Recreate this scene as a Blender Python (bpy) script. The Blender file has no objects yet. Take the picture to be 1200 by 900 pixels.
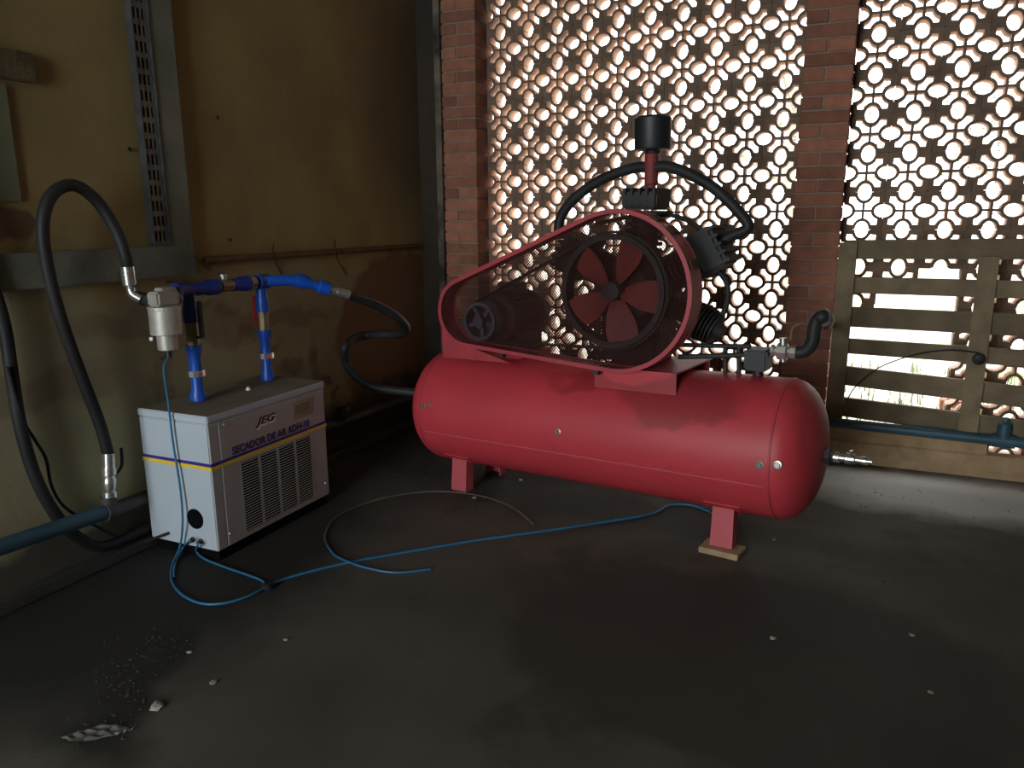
import bpy, bmesh, math, random
from math import sin, cos, pi, radians, sqrt, atan2
from mathutils import Vector, Matrix
random.seed(7)
S = bpy.context.scene
COL = S.collection

# ------------------------------------------------------------------ camera
FPX = 900.0
YAW, PITCH, ROLL = radians(24.05), radians(-12.335), radians(-0.29)
CAM = Vector((2.58, -4.68, 1.37))
fwd = Vector((-sin(YAW) * cos(PITCH), cos(YAW) * cos(PITCH), sin(PITCH)))
_r = Vector((cos(YAW), sin(YAW), 0)); _u = _r.cross(fwd)
rgt = cos(ROLL) * _r + sin(ROLL) * _u
upv = -sin(ROLL) * _r + cos(ROLL) * _u
cd = bpy.data.cameras.new('camera'); cam = bpy.data.objects.new('camera', cd); COL.objects.link(cam)
cd.sensor_width = 36; cd.lens = FPX / 1200 * 36; cd.clip_start = 0.05; cd.clip_end = 200
M = Matrix((rgt, upv, -fwd)).transposed().to_4x4(); M.translation = CAM
cam.matrix_world = M
S.camera = cam

# ------------------------------------------------------------------ light and exposure
S.view_settings.view_transform = 'Standard'; S.view_settings.look = 'None'
S.view_settings.gamma = 1.0; S.view_settings.use_curve_mapping = False
S.view_settings.exposure = 0.0
W = bpy.data.worlds.new('overcast_sky'); S.world = W; W.use_nodes = True
wn = W.node_tree.nodes; wl = W.node_tree.links
bg = wn['Background']; bg.inputs['Color'].default_value = (1.0, 0.985, 0.96, 1); bg.inputs['Strength'].default_value = 4.6
def area(name, loc, rot, sx, sy, power, col):
    d = bpy.data.lights.new(name, 'AREA'); d.shape = 'RECTANGLE'; d.size = sx; d.size_y = sy
    d.energy = power; d.color = col
    o = bpy.data.objects.new(name, d); COL.objects.link(o); o.location = loc; o.rotation_euler = rot
    return o
# daylight of the wide doorway in the wall behind the photographer
area('doorway_daylight', (0.95, -8.2, 1.7), (radians(90), 0, 0), 2.0, 2.5, 175, (0.84, 0.93, 1.0))

# ------------------------------------------------------------------ pixel helpers (photograph 1200 x 900)
def ray(px, py): return rgt * ((px - 600) / FPX) - upv * ((py - 450) / FPX) + fwd
def atx(px, py, X): d = ray(px, py); return CAM + d * ((X - CAM.x) / d.x)
def aty(px, py, Y): d = ray(px, py); return CAM + d * ((Y - CAM.y) / d.y)
def atz(px, py, Z): d = ray(px, py); return CAM + d * ((Z - CAM.z) / d.z)
def atp(px, py, P, n): d = ray(px, py); return CAM + d * ((P - CAM).dot(n) / d.dot(n))

# ------------------------------------------------------------------ materials
def mat(name, c1, c2=None, rough=0.6, metal=0.0, scale=8.0, detail=6.0, bump=0.0, bscale=60.0, rnd=0.0, c3=None, s3=2.0, t3=0.55, rough2=None):
    m = bpy.data.materials.new(name); m.use_nodes = True
    nt = m.node_tree; N = nt.nodes; Lk = nt.links
    b = N['Principled BSDF']; b.inputs['Metallic'].default_value = metal; b.inputs['Roughness'].default_value = rough
    g = N.new('ShaderNodeNewGeometry')
    nz = N.new('ShaderNodeTexNoise'); nz.inputs['Scale'].default_value = scale; nz.inputs['Detail'].default_value = detail
    Lk.new(g.outputs['Position'], nz.inputs['Vector'])
    r = N.new('ShaderNodeValToRGB'); r.color_ramp.elements[0].position = 0.35; r.color_ramp.elements[1].position = 0.65
    r.color_ramp.elements[0].color = (*c1, 1); r.color_ramp.elements[1].color = (*(c2 or c1), 1)
    Lk.new(nz.outputs['Fac'], r.inputs['Fac'])
    out = r.outputs['Color']
    if c3:
        n3 = N.new('ShaderNodeTexNoise'); n3.inputs['Scale'].default_value = s3; n3.inputs['Detail'].default_value = 8
        n3.inputs['Roughness'].default_value = 0.62
        Lk.new(g.outputs['Position'], n3.inputs['Vector'])
        r3 = N.new('ShaderNodeValToRGB'); r3.color_ramp.elements[0].position = t3; r3.color_ramp.elements[1].position = t3 + 0.12
        Lk.new(n3.outputs['Fac'], r3.inputs['Fac'])
        mx = N.new('ShaderNodeMixRGB'); mx.inputs[2].default_value = (*c3, 1)
        Lk.new(r3.outputs['Color'], mx.inputs[0]); Lk.new(out, mx.inputs[1]); out = mx.outputs[0]
    if rnd:
        oi = N.new('ShaderNodeObjectInfo'); hs = N.new('ShaderNodeHueSaturation')
        mr = N.new('ShaderNodeMapRange'); mr.inputs['To Min'].default_value = 1 - rnd; mr.inputs['To Max'].default_value = 1 + rnd
        Lk.new(oi.outputs['Random'], mr.inputs['Value']); Lk.new(mr.outputs['Result'], hs.inputs['Value'])
        Lk.new(out, hs.inputs['Color']); out = hs.outputs['Color']
    Lk.new(out, b.inputs['Base Color'])
    if rough2 is not None:
        mr = N.new('ShaderNodeMapRange'); mr.inputs['To Min'].default_value = rough; mr.inputs['To Max'].default_value = rough2
        Lk.new(nz.outputs['Fac'], mr.inputs['Value']); Lk.new(mr.outputs['Result'], b.inputs['Roughness'])
    if bump:
        nb = N.new('ShaderNodeTexNoise'); nb.inputs['Scale'].default_value = bscale; nb.inputs['Detail'].default_value = 5
        Lk.new(g.outputs['Position'], nb.inputs['Vector'])
        bp = N.new('ShaderNodeBump'); bp.inputs['Strength'].default_value = bump; bp.inputs['Distance'].default_value = 0.01
        Lk.new(nb.outputs['Fac'], bp.inputs['Height']); Lk.new(bp.outputs['Normal'], b.inputs['Normal'])
    m['out'] = 0
    return m

def add_mask(m, shapes, power=1.0):
    """stains, tone patches and painted light: soft ellipses in world space (centre, radii, colour, strength), edges broken up by noise"""
    nt = m.node_tree; N = nt.nodes; Lk = nt.links; b = N['Principled BSDF']
    src = b.inputs['Base Color'].links[0].from_socket
    g = N.new('ShaderNodeNewGeometry')
    nz = N.new('ShaderNodeTexNoise'); nz.inputs['Scale'].default_value = 5; nz.inputs['Detail'].default_value = 7
    Lk.new(g.outputs['Position'], nz.inputs['Vector'])
    sub = N.new('ShaderNodeVectorMath'); sub.operation = 'MULTIPLY_ADD'
    Lk.new(nz.outputs['Color'], sub.inputs[0]); sub.inputs[1].default_value = (0.28, 0.28, 0.28)
    Lk.new(g.outputs['Position'], sub.inputs[2])
    off = N.new('ShaderNodeVectorMath'); off.operation = 'SUBTRACT'; off.inputs[1].default_value = (0.14, 0.14, 0.14)
    Lk.new(sub.outputs[0], off.inputs[0])
    for (c, rad, colr, st, edge) in shapes:
        d = N.new('ShaderNodeVectorMath'); d.operation = 'SUBTRACT'; d.inputs[1].default_value = c
        Lk.new(off.outputs[0], d.inputs[0])
        q = N.new('ShaderNodeVectorMath'); q.operation = 'DIVIDE'; q.inputs[1].default_value = rad
        Lk.new(d.outputs[0], q.inputs[0])
        l = N.new('ShaderNodeVectorMath'); l.operation = 'LENGTH'; Lk.new(q.outputs[0], l.inputs[0])
        mr = N.new('ShaderNodeMapRange'); mr.inputs['From Min'].default_value = 1.0; mr.inputs['From Max'].default_value = edge
        mr.inputs['To Min'].default_value = 0; mr.inputs['To Max'].default_value = st
        Lk.new(l.outputs['Value'], mr.inputs['Value'])
        mx = N.new('ShaderNodeMixRGB'); mx.inputs[2].default_value = (*colr, 1)
        Lk.new(mr.outputs['Result'], mx.inputs[0]); Lk.new(src, mx.inputs[1]); src = mx.outputs[0]
    Lk.new(src, b.inputs['Base Color'])

MT = {}
MT['plaster'] = mat('plaster_old', (0.30, 0.218, 0.085), (0.225, 0.165, 0.066), 0.9, scale=2.2, bump=0.15, bscale=25, c3=(0.20, 0.15, 0.08), s3=1.6, t3=0.60)
MT['concrete'] = mat('concrete_frame', (0.19, 0.19, 0.145), (0.13, 0.135, 0.10), 0.9, scale=6, bump=0.2, bscale=40)
MT['floor'] = mat('floor_concrete', (0.088, 0.084, 0.066), (0.060, 0.057, 0.045), 0.68, scale=1.7, bump=0.12, bscale=14, c3=(0.040, 0.038, 0.031), s3=1.3, t3=0.54, rough2=0.85)
MT['floor'].node_tree.nodes['Principled BSDF'].inputs['Specular IOR Level'].default_value = 0.3
MT['brick'] = mat('brick_red', (0.30, 0.118, 0.07), (0.22, 0.092, 0.058), 0.9, scale=14, bump=0.3, bscale=70, rnd=0.28)
MT['mortar'] = mat('mortar', (0.26, 0.20, 0.15), (0.19, 0.15, 0.11), 0.95, scale=20, bump=0.3)
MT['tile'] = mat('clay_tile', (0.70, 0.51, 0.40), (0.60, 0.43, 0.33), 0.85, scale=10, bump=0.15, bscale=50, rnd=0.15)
MT['tile_front'] = mat('shaded_tile_face', (0.195, 0.13, 0.088), (0.14, 0.093, 0.064), 0.9, scale=10, bump=0.15, bscale=50, rnd=0.15)  # room-side tile faces: shade painted in as a darker copy of the clay
MT['wood'] = mat('gate_wood', (0.20, 0.155, 0.09), (0.14, 0.105, 0.06), 0.85, scale=9, bump=0.3, bscale=50, rnd=0.2)
MT['wood_light'] = mat('bare_wood', (0.42, 0.30, 0.17), (0.31, 0.21, 0.11), 0.85, scale=14, bump=0.25, bscale=60)
MT['wood_dark'] = mat('dark_wood', (0.17, 0.075, 0.03), (0.10, 0.045, 0.02), 0.8, scale=12, bump=0.3)
MT['wood_old'] = mat('old_beam_wood', (0.13, 0.09, 0.04), (0.07, 0.05, 0.022), 0.9, scale=12, bump=0.4)
MT['red'] = mat('tank_red_paint', (0.50, 0.042, 0.056), (0.44, 0.036, 0.047), 0.40, scale=3, bump=0.04, bscale=30, c3=(0.34, 0.034, 0.04), s3=2.4, t3=0.60, rough2=0.58)
MT['red2'] = mat('guard_red_paint', (0.40, 0.042, 0.055), (0.32, 0.034, 0.045), 0.48, scale=9)
MT['red_leg'] = mat('leg_red_paint', (0.48, 0.085, 0.10), (0.43, 0.07, 0.085), 0.6, scale=6)
MT['red_dark'] = mat('fan_red_paint', (0.26, 0.038, 0.03), (0.18, 0.026, 0.024), 0.65, scale=8)
MT['steel'] = mat('worn_steel', (0.55, 0.54, 0.51), (0.40, 0.39, 0.36), 0.35, 0.85, scale=30)
MT['steel_dark'] = mat('dark_steel', (0.10, 0.10, 0.10), (0.06, 0.06, 0.06), 0.5, 0.6, scale=20)
MT['iron'] = mat('cast_iron_black', (0.026, 0.026, 0.025), (0.014, 0.014, 0.014), 0.65, 0.0, scale=14, bump=0.15)
MT['motor'] = mat('motor_paint', (0.10, 0.065, 0.06), (0.065, 0.045, 0.045), 0.6, scale=10)
MT['pulley'] = mat('pulley_bluish', (0.10, 0.10, 0.13), (0.07, 0.07, 0.09), 0.5, 0.2, scale=14)
MT['mesh'] = mat('guard_mesh_paint', (0.045, 0.017, 0.014), (0.032, 0.012, 0.010), 0.9, scale=20)
MT['mesh'].node_tree.nodes['Principled BSDF'].inputs['Specular IOR Level'].default_value = 0.12
MT['rubber'] = mat('black_rubber', (0.028, 0.028, 0.028), (0.018, 0.018, 0.019), 0.5, scale=12)
MT['rubber_dusty'] = mat('dusty_rubber', (0.022, 0.022, 0.02), (0.012, 0.012, 0.012), 0.55, scale=5)
for k_ in ('rubber', 'rubber_dusty'): MT[k_].node_tree.nodes['Principled BSDF'].inputs['Specular IOR Level'].default_value = 0.22
MT['plastic_black'] = mat('black_plastic', (0.012, 0.014, 0.017), (0.009, 0.010, 0.012), 0.5)
MT['alu'] = mat('cast_aluminium', (0.42, 0.405, 0.35), (0.35, 0.335, 0.29), 0.5, 0.45, scale=20)
MT['chrome'] = mat('bright_fitting', (0.75, 0.74, 0.71), (0.62, 0.61, 0.58), 0.25, 0.9, scale=30)
MT['brass'] = mat('aged_brass', (0.27, 0.22, 0.12), (0.18, 0.15, 0.08), 0.45, 0.5, scale=20)
MT['blue'] = mat('blue_fitting', (0.008, 0.085, 0.46), (0.006, 0.065, 0.38), 0.38, scale=8)
MT['blue_dark'] = mat('blue_fitting_dark', (0.012, 0.03, 0.21), (0.01, 0.024, 0.17), 0.4, scale=8)
MT['blue_hose'] = mat('blue_tube', (0.025, 0.15, 0.28), (0.02, 0.12, 0.23), 0.35, scale=5)
MT['dirty_hose'] = mat('dirty_tube', (0.10, 0.085, 0.065), (0.05, 0.04, 0.035), 0.6, scale=9)
MT['pipe_blue'] = mat('painted_pipe_blue', (0.035, 0.10, 0.135), (0.025, 0.07, 0.10), 0.45, scale=6, c3=(0.06, 0.05, 0.04), s3=9, t3=0.6)
MT['pipe_dark'] = mat('dark_pipe', (0.05, 0.045, 0.04), (0.03, 0.028, 0.025), 0.6, scale=6)
MT['dryer'] = mat('dryer_grey_paint', (0.42, 0.475, 0.52), (0.39, 0.44, 0.48), 0.42, scale=4)
MT['dryer_side'] = mat('dryer_paint_shaded', (0.36, 0.355, 0.33), (0.33, 0.325, 0.30), 0.45, scale=4)  # same grey paint as the body, darkened to imitate its shaded side
MT['dryer_top'] = mat('dusty_top', (0.20, 0.165, 0.11), (0.14, 0.115, 0.08), 0.8, scale=5)
MT['black'] = mat('black_void', (0.004, 0.004, 0.004), None, 1.0)
MT['black'].node_tree.nodes['Principled BSDF'].inputs['Specular IOR Level'].default_value = 0.05
MT['stripe_blue'] = mat('stripe_blue', (0.035, 0.02, 0.22), None, 0.45)
MT['stripe_yellow'] = mat('stripe_yellow', (0.68, 0.50, 0.04), None, 0.45)
MT['ink'] = mat('print_navy', (0.02, 0.018, 0.12), None, 0.5)
MT['ink_black'] = mat('print_black', (0.012, 0.012, 0.012), None, 0.5)
MT['white'] = mat('white_print', (0.75, 0.75, 0.72), None, 0.5)
MT['label'] = mat('data_plate', (0.30, 0.25, 0.17), (0.24, 0.20, 0.14), 0.5, scale=30)
MT['green_paint'] = mat('green_paint_patch', (0.17, 0.185, 0.105), (0.14, 0.15, 0.09), 0.85, scale=5)
MT['galv'] = mat('galvanised', (0.26, 0.26, 0.24), (0.18, 0.18, 0.165), 0.5, 0.5, scale=12)
MT['ground'] = mat('pale_ground', (0.62, 0.58, 0.50), (0.52, 0.49, 0.40), 0.95, scale=3, c3=(0.22, 0.34, 0.08), s3=0.9, t3=0.56)
MT['leaf'] = mat('leaf_green', (0.20, 0.27, 0.12), (0.12, 0.18, 0.07), 0.6, scale=3)
MT['bark'] = mat('bark', (0.42, 0.39, 0.34), (0.34, 0.31, 0.27), 0.9, scale=20, bump=0.2)
MT['red_plastic'] = mat('red_lever', (0.45, 0.03, 0.03), None, 0.4)
MT['chip'] = mat('pale_chip', (0.33, 0.315, 0.27), (0.22, 0.20, 0.17), 0.9, scale=30)
MT['litter'] = mat('leaf_litter', (0.055, 0.047, 0.034), (0.028, 0.025, 0.02), 0.9, scale=40)
MT['rag'] = mat('grey_scrap', (0.13, 0.125, 0.11), (0.07, 0.068, 0.06), 0.9, scale=25)
MT['ceiling'] = mat('ceiling_boards', (0.20, 0.17, 0.13), (0.15, 0.12, 0.09), 0.9, scale=4)
MT['wall_room'] = mat('plaster_room', (0.22, 0.17, 0.10), (0.17, 0.135, 0.08), 0.9, scale=2)
MT['post'] = mat('weathered_post', (0.15, 0.125, 0.09), (0.02, 0.018, 0.014), 0.9, scale=5, bump=0.3)
MT['post_dark'] = mat('dark_plaster', (0.035, 0.025, 0.014), (0.022, 0.016, 0.010), 0.9, scale=6)  # near-black even tone for the corner filling

# ------------------------------------------------------------------ mesh helpers
def V(*a): return Vector(a)
def box(bm, x0, x1, y0, y1, z0, z1, mtx=None, bev=0.0):
    r = bmesh.ops.create_cube(bm, size=1.0)
    vs = r['verts']
    for v in vs:
        v.co = Vector(((x0 + x1) / 2 + v.co.x * (x1 - x0), (y0 + y1) / 2 + v.co.y * (y1 - y0), (z0 + z1) / 2 + v.co.z * (z1 - z0)))
    if bev:
        es = list({e for v in vs for e in v.link_edges})
        rr = bmesh.ops.bevel(bm, geom=es, offset=bev, segments=1 if bev < 0.004 else 2, affect='EDGES')
        vs = rr['verts']
        vs = list({v for f in rr['faces'] for v in f.verts} | set(vs))
        if mtx:
            isl = set(vs); stack = list(vs)
            while stack:
                v = stack.pop()
                for e in v.link_edges:
                    w = e.other_vert(v)
                    if w not in isl: isl.add(w); stack.append(w)
            vs = list(isl)
    if mtx:
        for v in vs: v.co = mtx @ v.co
    return bm
def frame_to(axis):
    a = Vector(axis).normalized()
    h = Vector((0, 0, 1)) if abs(a.z) < 0.9 else Vector((1, 0, 0))
    u = h.cross(a).normalized(); w = a.cross(u)
    return u, w, a
def lathe(bm, p, axis, prof, seg=20, cap=True):
    """prof: list of (distance along axis, radius)"""
    u, w, a = frame_to(axis); p = Vector(p); rings = []
    for (t, r) in prof:
        if r < 1e-6: rings.append([bm.verts.new(p + a * t)])
        else: rings.append([bm.verts.new(p + a * t + (u * cos(2 * pi * k / seg) + w * sin(2 * pi * k / seg)) * r) for k in range(seg)])
    for A, B in zip(rings, rings[1:]):
        for k in range(seg):
            if len(A) == 1 and len(B) == 1: continue
            if len(A) == 1: f = (A[0], B[(k + 1) % seg], B[k])[::-1]
            elif len(B) == 1: f = (A[k], A[(k + 1) % seg], B[0])
            else: f = (A[k], A[(k + 1) % seg], B[(k + 1) % seg], B[k])
            try: bm.faces.new(f)
            except ValueError: pass
    if cap:
        if len(rings[0]) > 1: bm.faces.new(rings[0][::-1])
        if len(rings[-1]) > 1: bm.faces.new(rings[-1])
    return bm
def cyl(bm, p, q, r, seg=16, r2=None):
    p = Vector(p); q = Vector(q); return lathe(bm, p, q - p, [(0, r), ((q - p).length, r if r2 is None else r2)], seg)
def smooth_path(pts, n=8):
    P = [Vector(p) for p in pts]; out = []
    for i in range(len(P) - 1):
        p0 = P[max(i - 1, 0)]; p1 = P[i]; p2 = P[i + 1]; p3 = P[min(i + 2, len(P) - 1)]
        for k in range(n):
            t = k / n
            out.append(0.5 * ((2 * p1) + (p2 - p0) * t + (2 * p0 - 5 * p1 + 4 * p2 - p3) * t * t + (3 * p1 - p0 - 3 * p2 + p3) * t ** 3))
    out.append(P[-1]); return out
def tube(bm, pts, r, seg=10, smooth=True, n=8):
    P = smooth_path(pts, n) if smooth else [Vector(p) for p in pts]
    T = [(P[min(i + 1, len(P) - 1)] - P[max(i - 1, 0)]).normalized() for i in range(len(P))]
    u, w, a = frame_to(T[0]); rings = []
    for i, p in enumerate(P):
        u = (u - T[i] * u.dot(T[i])).normalized(); w = T[i].cross(u)
        rings.append([bm.verts.new(p + (u * cos(2 * pi * k / seg) + w * sin(2 * pi * k / seg)) * r) for k in range(seg)])
    for A, B in zip(rings, rings[1:]):
        for k in range(seg): bm.faces.new((A[k], A[(k + 1) % seg], B[(k + 1) % seg], B[k]))
    bm.faces.new(rings[0][::-1]); bm.faces.new(rings[-1])
    return bm
def prism(bm, poly, d0, d1, f):
    """poly 2D points, f(u, v, d) -> Vector"""
    A = [bm.verts.new(f(u, v, d0)) for u, v in poly]; B = [bm.verts.new(f(u, v, d1)) for u, v in poly]
    n = len(poly)
    for k in range(n): bm.faces.new((A[k], A[(k + 1) % n], B[(k + 1) % n], B[k]))
    bm.faces.new(A[::-1]); bm.faces.new(B); return bm
def BM(): return bmesh.new()
ORG = {}
def obj(name, bm, m, parent=None, smooth=None, origin=None):
    bmesh.ops.recalc_face_normals(bm, faces=bm.faces[:])
    o0 = ORG.get(parent.name) if parent else origin
    if o0 is not None:
        for v in bm.verts: v.co -= Vector(o0)
    me = bpy.data.meshes.new(name); bm.to_mesh(me); bm.free()
    me.materials.append(MT[m] if isinstance(m, str) else m)
    o = bpy.data.objects.new(name, me); COL.objects.link(o)
    if parent: o.parent = parent; ORG[o.name] = o0 if o0 is not None else (0, 0, 0)
    else:
        if origin is not None: o.location = origin
        ORG[o.name] = origin if origin is not None else (0, 0, 0)
    if smooth: shade(o, smooth)
    return o
def shade(o, deg=35):
    me = o.data
    for p in me.polygons: p.use_smooth = True
    try: me.set_sharp_from_angle(angle=radians(deg))
    except Exception: pass
def thing(name, label, cat, loc=(0, 0, 0), group=None):
    o = bpy.data.objects.new(name, None); COL.objects.link(o); o.location = loc; o.empty_display_size = 0.1
    o['label'] = label; o['category'] = cat
    if group: o['group'] = group
    ORG[o.name] = tuple(loc); return o
def tag(o, label, cat, group=None):
    o['label'] = label; o['category'] = cat
    if group: o['group'] = group
    return o
def struct(o, label=None, cat=None):
    o['kind'] = 'structure'
    if label: o['label'] = label
    if cat: o['category'] = cat
    return o

# ================================================================== THE SETTING
XW = -0.13           # left wall plane
ROOM_X1, ROOM_Y0, ROOM_Z = 6.6, -8.6, 3.7
b = BM(); box(b, XW - 0.2, ROOM_X1 + 0.2, ROOM_Y0 - 0.2, 0.30, -0.12, 0)
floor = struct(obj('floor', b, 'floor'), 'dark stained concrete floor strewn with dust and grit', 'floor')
b = BM(); box(b, XW - 0.2, ROOM_X1 + 0.2, ROOM_Y0 - 0.2, 0.30, ROOM_Z, ROOM_Z + 0.1)
struct(obj('ceiling', b, 'ceiling'), 'dim boarded ceiling over the machine room', 'ceiling')
b = BM(); box(b, XW - 0.2, XW, ROOM_Y0, 0.10, 0, ROOM_Z)
wall_left = struct(obj('wall_left', b, 'plaster'), 'stained yellow-brown plaster wall behind the dryer', 'wall')
b = BM(); box(b, ROOM_X1, ROOM_X1 + 0.2, ROOM_Y0, 0.30, 0, ROOM_Z)
struct(obj('wall_right', b, 'wall_room'), 'plain plaster side wall of the room', 'wall')
b = BM()
box(b, 2.0, ROOM_X1, ROOM_Y0 - 0.2, ROOM_Y0, 0, ROOM_Z); box(b, XW, 2.0, ROOM_Y0 - 0.2, ROOM_Y0, 3.0, ROOM_Z)
struct(obj('wall_front', b, 'wall_room'), 'plaster wall with the wide open doorway', 'wall')

# ---- back wall: kerb, lintel, brick pillars, pierced clay tiles
TZ0, TP, TD = 0.088, 0.2, 0.095
NROW = 14; ZTOP = TZ0 + TP * NROW
XL0, XL1 = 0.328, 2.232      # left panel
XR0 = 2.484                  # right panel
NRC = 7; XR1 = XR0 + NRC * TP
PILL = [(0.085, 0.322), (2.236, 2.480), (XR1 + 0.004, XR1 + 0.248)]
b = BM()
box(b, XW, ROOM_X1, -0.04, 0.14, 0, TZ0 - 0.003)
box(b, XW, ROOM_X1, -0.10, 0.14, ZTOP + 0.003, ROOM_Z)
box(b, PILL[2][1] + 0.01, ROOM_X1, -0.05, 0.14, TZ0, ZTOP)
for x0, x1 in PILL: box(b, x0 + 0.006, x1 - 0.006, -0.145, 0.10, TZ0 - 0.02 if x0 > 5 else 0, ZTOP)
wall_back = struct(obj('wall_back', b, 'mortar'), 'back wall of red brick pillars and pierced clay lattice tiles', 'wall')

def brick_mesh(L, name):
    bm = BM(); box(bm, -L / 2, L / 2, 0, 0.255, -0.0305, 0.0305, bev=0.003)
    bmesh.ops.recalc_face_normals(bm, faces=bm.faces[:])
    me = bpy.data.meshes.new(name); bm.to_mesh(me); bm.free(); me.materials.append(MT['brick']); return me
BR = {}
def put_brick(x0, x1, z):
    L = round(x1 - x0, 3)
    if L not in BR: BR[L] = brick_mesh(L, 'brick')
    o = bpy.data.objects.new('brick', BR[L]); COL.objects.link(o); o.parent = wall_back
    o.location = ((x0 + x1) / 2 + random.uniform(-.0015, .0015), -0.152 + random.uniform(-.003, .003), z)
    o.rotation_euler = (0, random.uniform(-.006, .006), 0)
for ip, (x0, x1) in enumerate(PILL):
    z = 0.036; row = 0
    while z < ZTOP:
        j = 0.009
        if row % 2 == 0: put_brick(x0, x1, z)
        else:
            s = x0 + (x1 - x0) * (0.46 if ip else 0.44)
            put_brick(x0, s - j / 2, z); put_brick(s + j / 2, x1, z)
        z += 0.0705; row += 1

def tile_mesh(name, zmin=-1, sx=1.0):
    """one pierced tile centred on its thin cross: half ovals on the edges, four bone-shaped holes"""
    h = 0.0985; a, w = 0.0455, 0.0345; g = 0.0062; rt = 0.0155
    n = 9
    outer = []
    # edges in order bottom, right, top, left; each with an oval notch (deep a, half width w)
    for k in range(4):
        R = Matrix.Rotation(k * pi / 2, 2)
        pts = [Vector((-h, -h))]
        for i in range(n + 1):
            t = pi - pi * i / n
            pts.append(Vector((w * cos(t), -0.1 + a * sin(t))) if 0 < i < n else Vector((w * cos(t), -h)))
        outer += [R @ p for p in pts]
    A, Wd = a + rt, w + rt
    hole = []
    cx, cy = 0.075, 0.072
    # start near the cross, go along the x rib, up the ring of the right oval, round the far end, back down the ring of the top oval
    hole.append(Vector((g, g)))
    def ringx(y): return 0.1 - A * sqrt(max(0, 1 - (y / Wd) ** 2))       # right oval, centre (0.1, 0)
    def ringy(x): return 0.1 - A * sqrt(max(0, 1 - (x / Wd) ** 2))
    for i in range(6):
        y = g + (0.0455 - g) * i / 5; hole.append(Vector((ringx(y), y)))
    hole.append(Vector((cx, cy)))
    for i in range(6):
        x = 0.0455 - (0.0455 - g) * i / 5; hole.append(Vector((x, ringy(x))))
    loops = [outer] + [[Matrix.Rotation(k * pi / 2, 2) @ p for p in hole] for k in range(4)]
    bm = BM(); es = []; rings = []
    for lp in loops:
        vs = [bm.verts.new((p.x * sx, 0, p.y)) for p in lp]
        rings.append(vs)
        es += [bm.edges.new((vs[i], vs[(i + 1) % len(vs)])) for i in range(len(vs))]
    bmesh.ops.triangle_fill(bm, use_beauty=True, use_dissolve=False, edges=es)
    front = bm.faces[:]
    mp = {v: bm.verts.new((v.co.x, TD, v.co.z)) for v in list(bm.verts)}
    for f in front: bm.faces.new([mp[v] for v in f.verts][::-1])
    for vs in rings:
        for i in range(len(vs)):
            p, q = vs[i], vs[(i + 1) % len(vs)]; bm.faces.new((p, q, mp[q], mp[p]))
    if zmin > -1:
        bmesh.ops.bisect_plane(bm, geom=bm.verts[:] + bm.edges[:] + bm.faces[:], plane_co=(0, 0, zmin), plane_no=(0.12, 0, -1), clear_outer=True)
    bmesh.ops.recalc_face_normals(bm, faces=bm.faces[:])
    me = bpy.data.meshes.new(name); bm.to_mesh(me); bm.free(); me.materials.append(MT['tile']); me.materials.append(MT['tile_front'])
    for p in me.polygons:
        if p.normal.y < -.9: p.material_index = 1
    return me
SXL = (XL1 - XL0) / 10 / TP
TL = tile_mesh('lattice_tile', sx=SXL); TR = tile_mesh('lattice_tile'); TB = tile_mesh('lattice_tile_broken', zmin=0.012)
def put_tile(me, x, z, name='lattice_tile'):
    o = bpy.data.objects.new(name, me); COL.objects.link(o); o.parent = wall_back
    o.location = (x, random.uniform(-.003, .003), z); o.rotation_euler = (0, random.uniform(-.007, .007), 0)
mort = BM()
for i in range(10):
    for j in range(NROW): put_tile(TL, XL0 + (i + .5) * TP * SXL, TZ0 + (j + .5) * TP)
for i in range(11):
    for j in range(NROW + 1):
        x = XL0 + i * TP * SXL; z = TZ0 + j * TP
        box(mort, max(x - .055, XL0 - .01), min(x + .055, XL1 + .01), .008, TD - .008, z - .0035, z + .0035)
        box(mort, x - .0035, x + .0035, .008, TD - .008, z - .055, z + .055)
GONE = {(i, j) for i in (0, 1, 2) for j in range(4)} | {(2, 4)}
HALF = {(0, 3), (1, 4)}
for i in range(NRC):
    for j in range(NROW):
        x = XR0 + (i + .5) * TP; z = TZ0 + (j + .5) * TP
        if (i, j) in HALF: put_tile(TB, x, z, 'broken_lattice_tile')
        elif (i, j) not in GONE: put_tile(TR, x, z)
def tile_there(i, j): return 0 <= i < NRC and 0 <= j < NROW and (i, j) not in GONE and (i, j) not in HALF
for i in range(NRC + 1):
    for j in range(NROW + 1):
        x = XR0 + i * TP; z = TZ0 + j * TP
        if not any(tile_there(i + p, j + q) for p in (-1, 0) for q in (-1, 0)): continue
        box(mort, max(x - .055, XR0 - .003) if (tile_there(i - 1, j) or tile_there(i - 1, j - 1)) else x, min(x + .055, XR1 + .003) if (tile_there(i, j) or tile_there(i, j - 1)) else x + .004, .008, TD - .008, z - .0035, z + .0035)
        box(mort, x - .0035, x + .0035, .008, TD - .008, z - .055 if (tile_there(i - 1, j - 1) or tile_there(i, j - 1)) else z, z + .055 if (tile_there(i - 1, j) or tile_there(i, j)) else z)
mo = obj('mortar_joints', mort, 'mortar', wall_back); mo['kind'] = 'stuff'

# weathered corner post between plaster wall and brick pillar
b = BM(); box(b, 0.03, 0.074, -0.155, 0.05, 0, ZTOP, bev=0.003)
struct(obj('trim_6', box(BM(), XW, 0.029, -0.09, 0.14, TZ0, ZTOP), 'post_dark'), 'dark plaster filling between wall and corner post', 'trim')
struct(obj('trim_1', b, 'post'), 'weathered post in the corner beside the brick pillar', 'trim')

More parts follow.
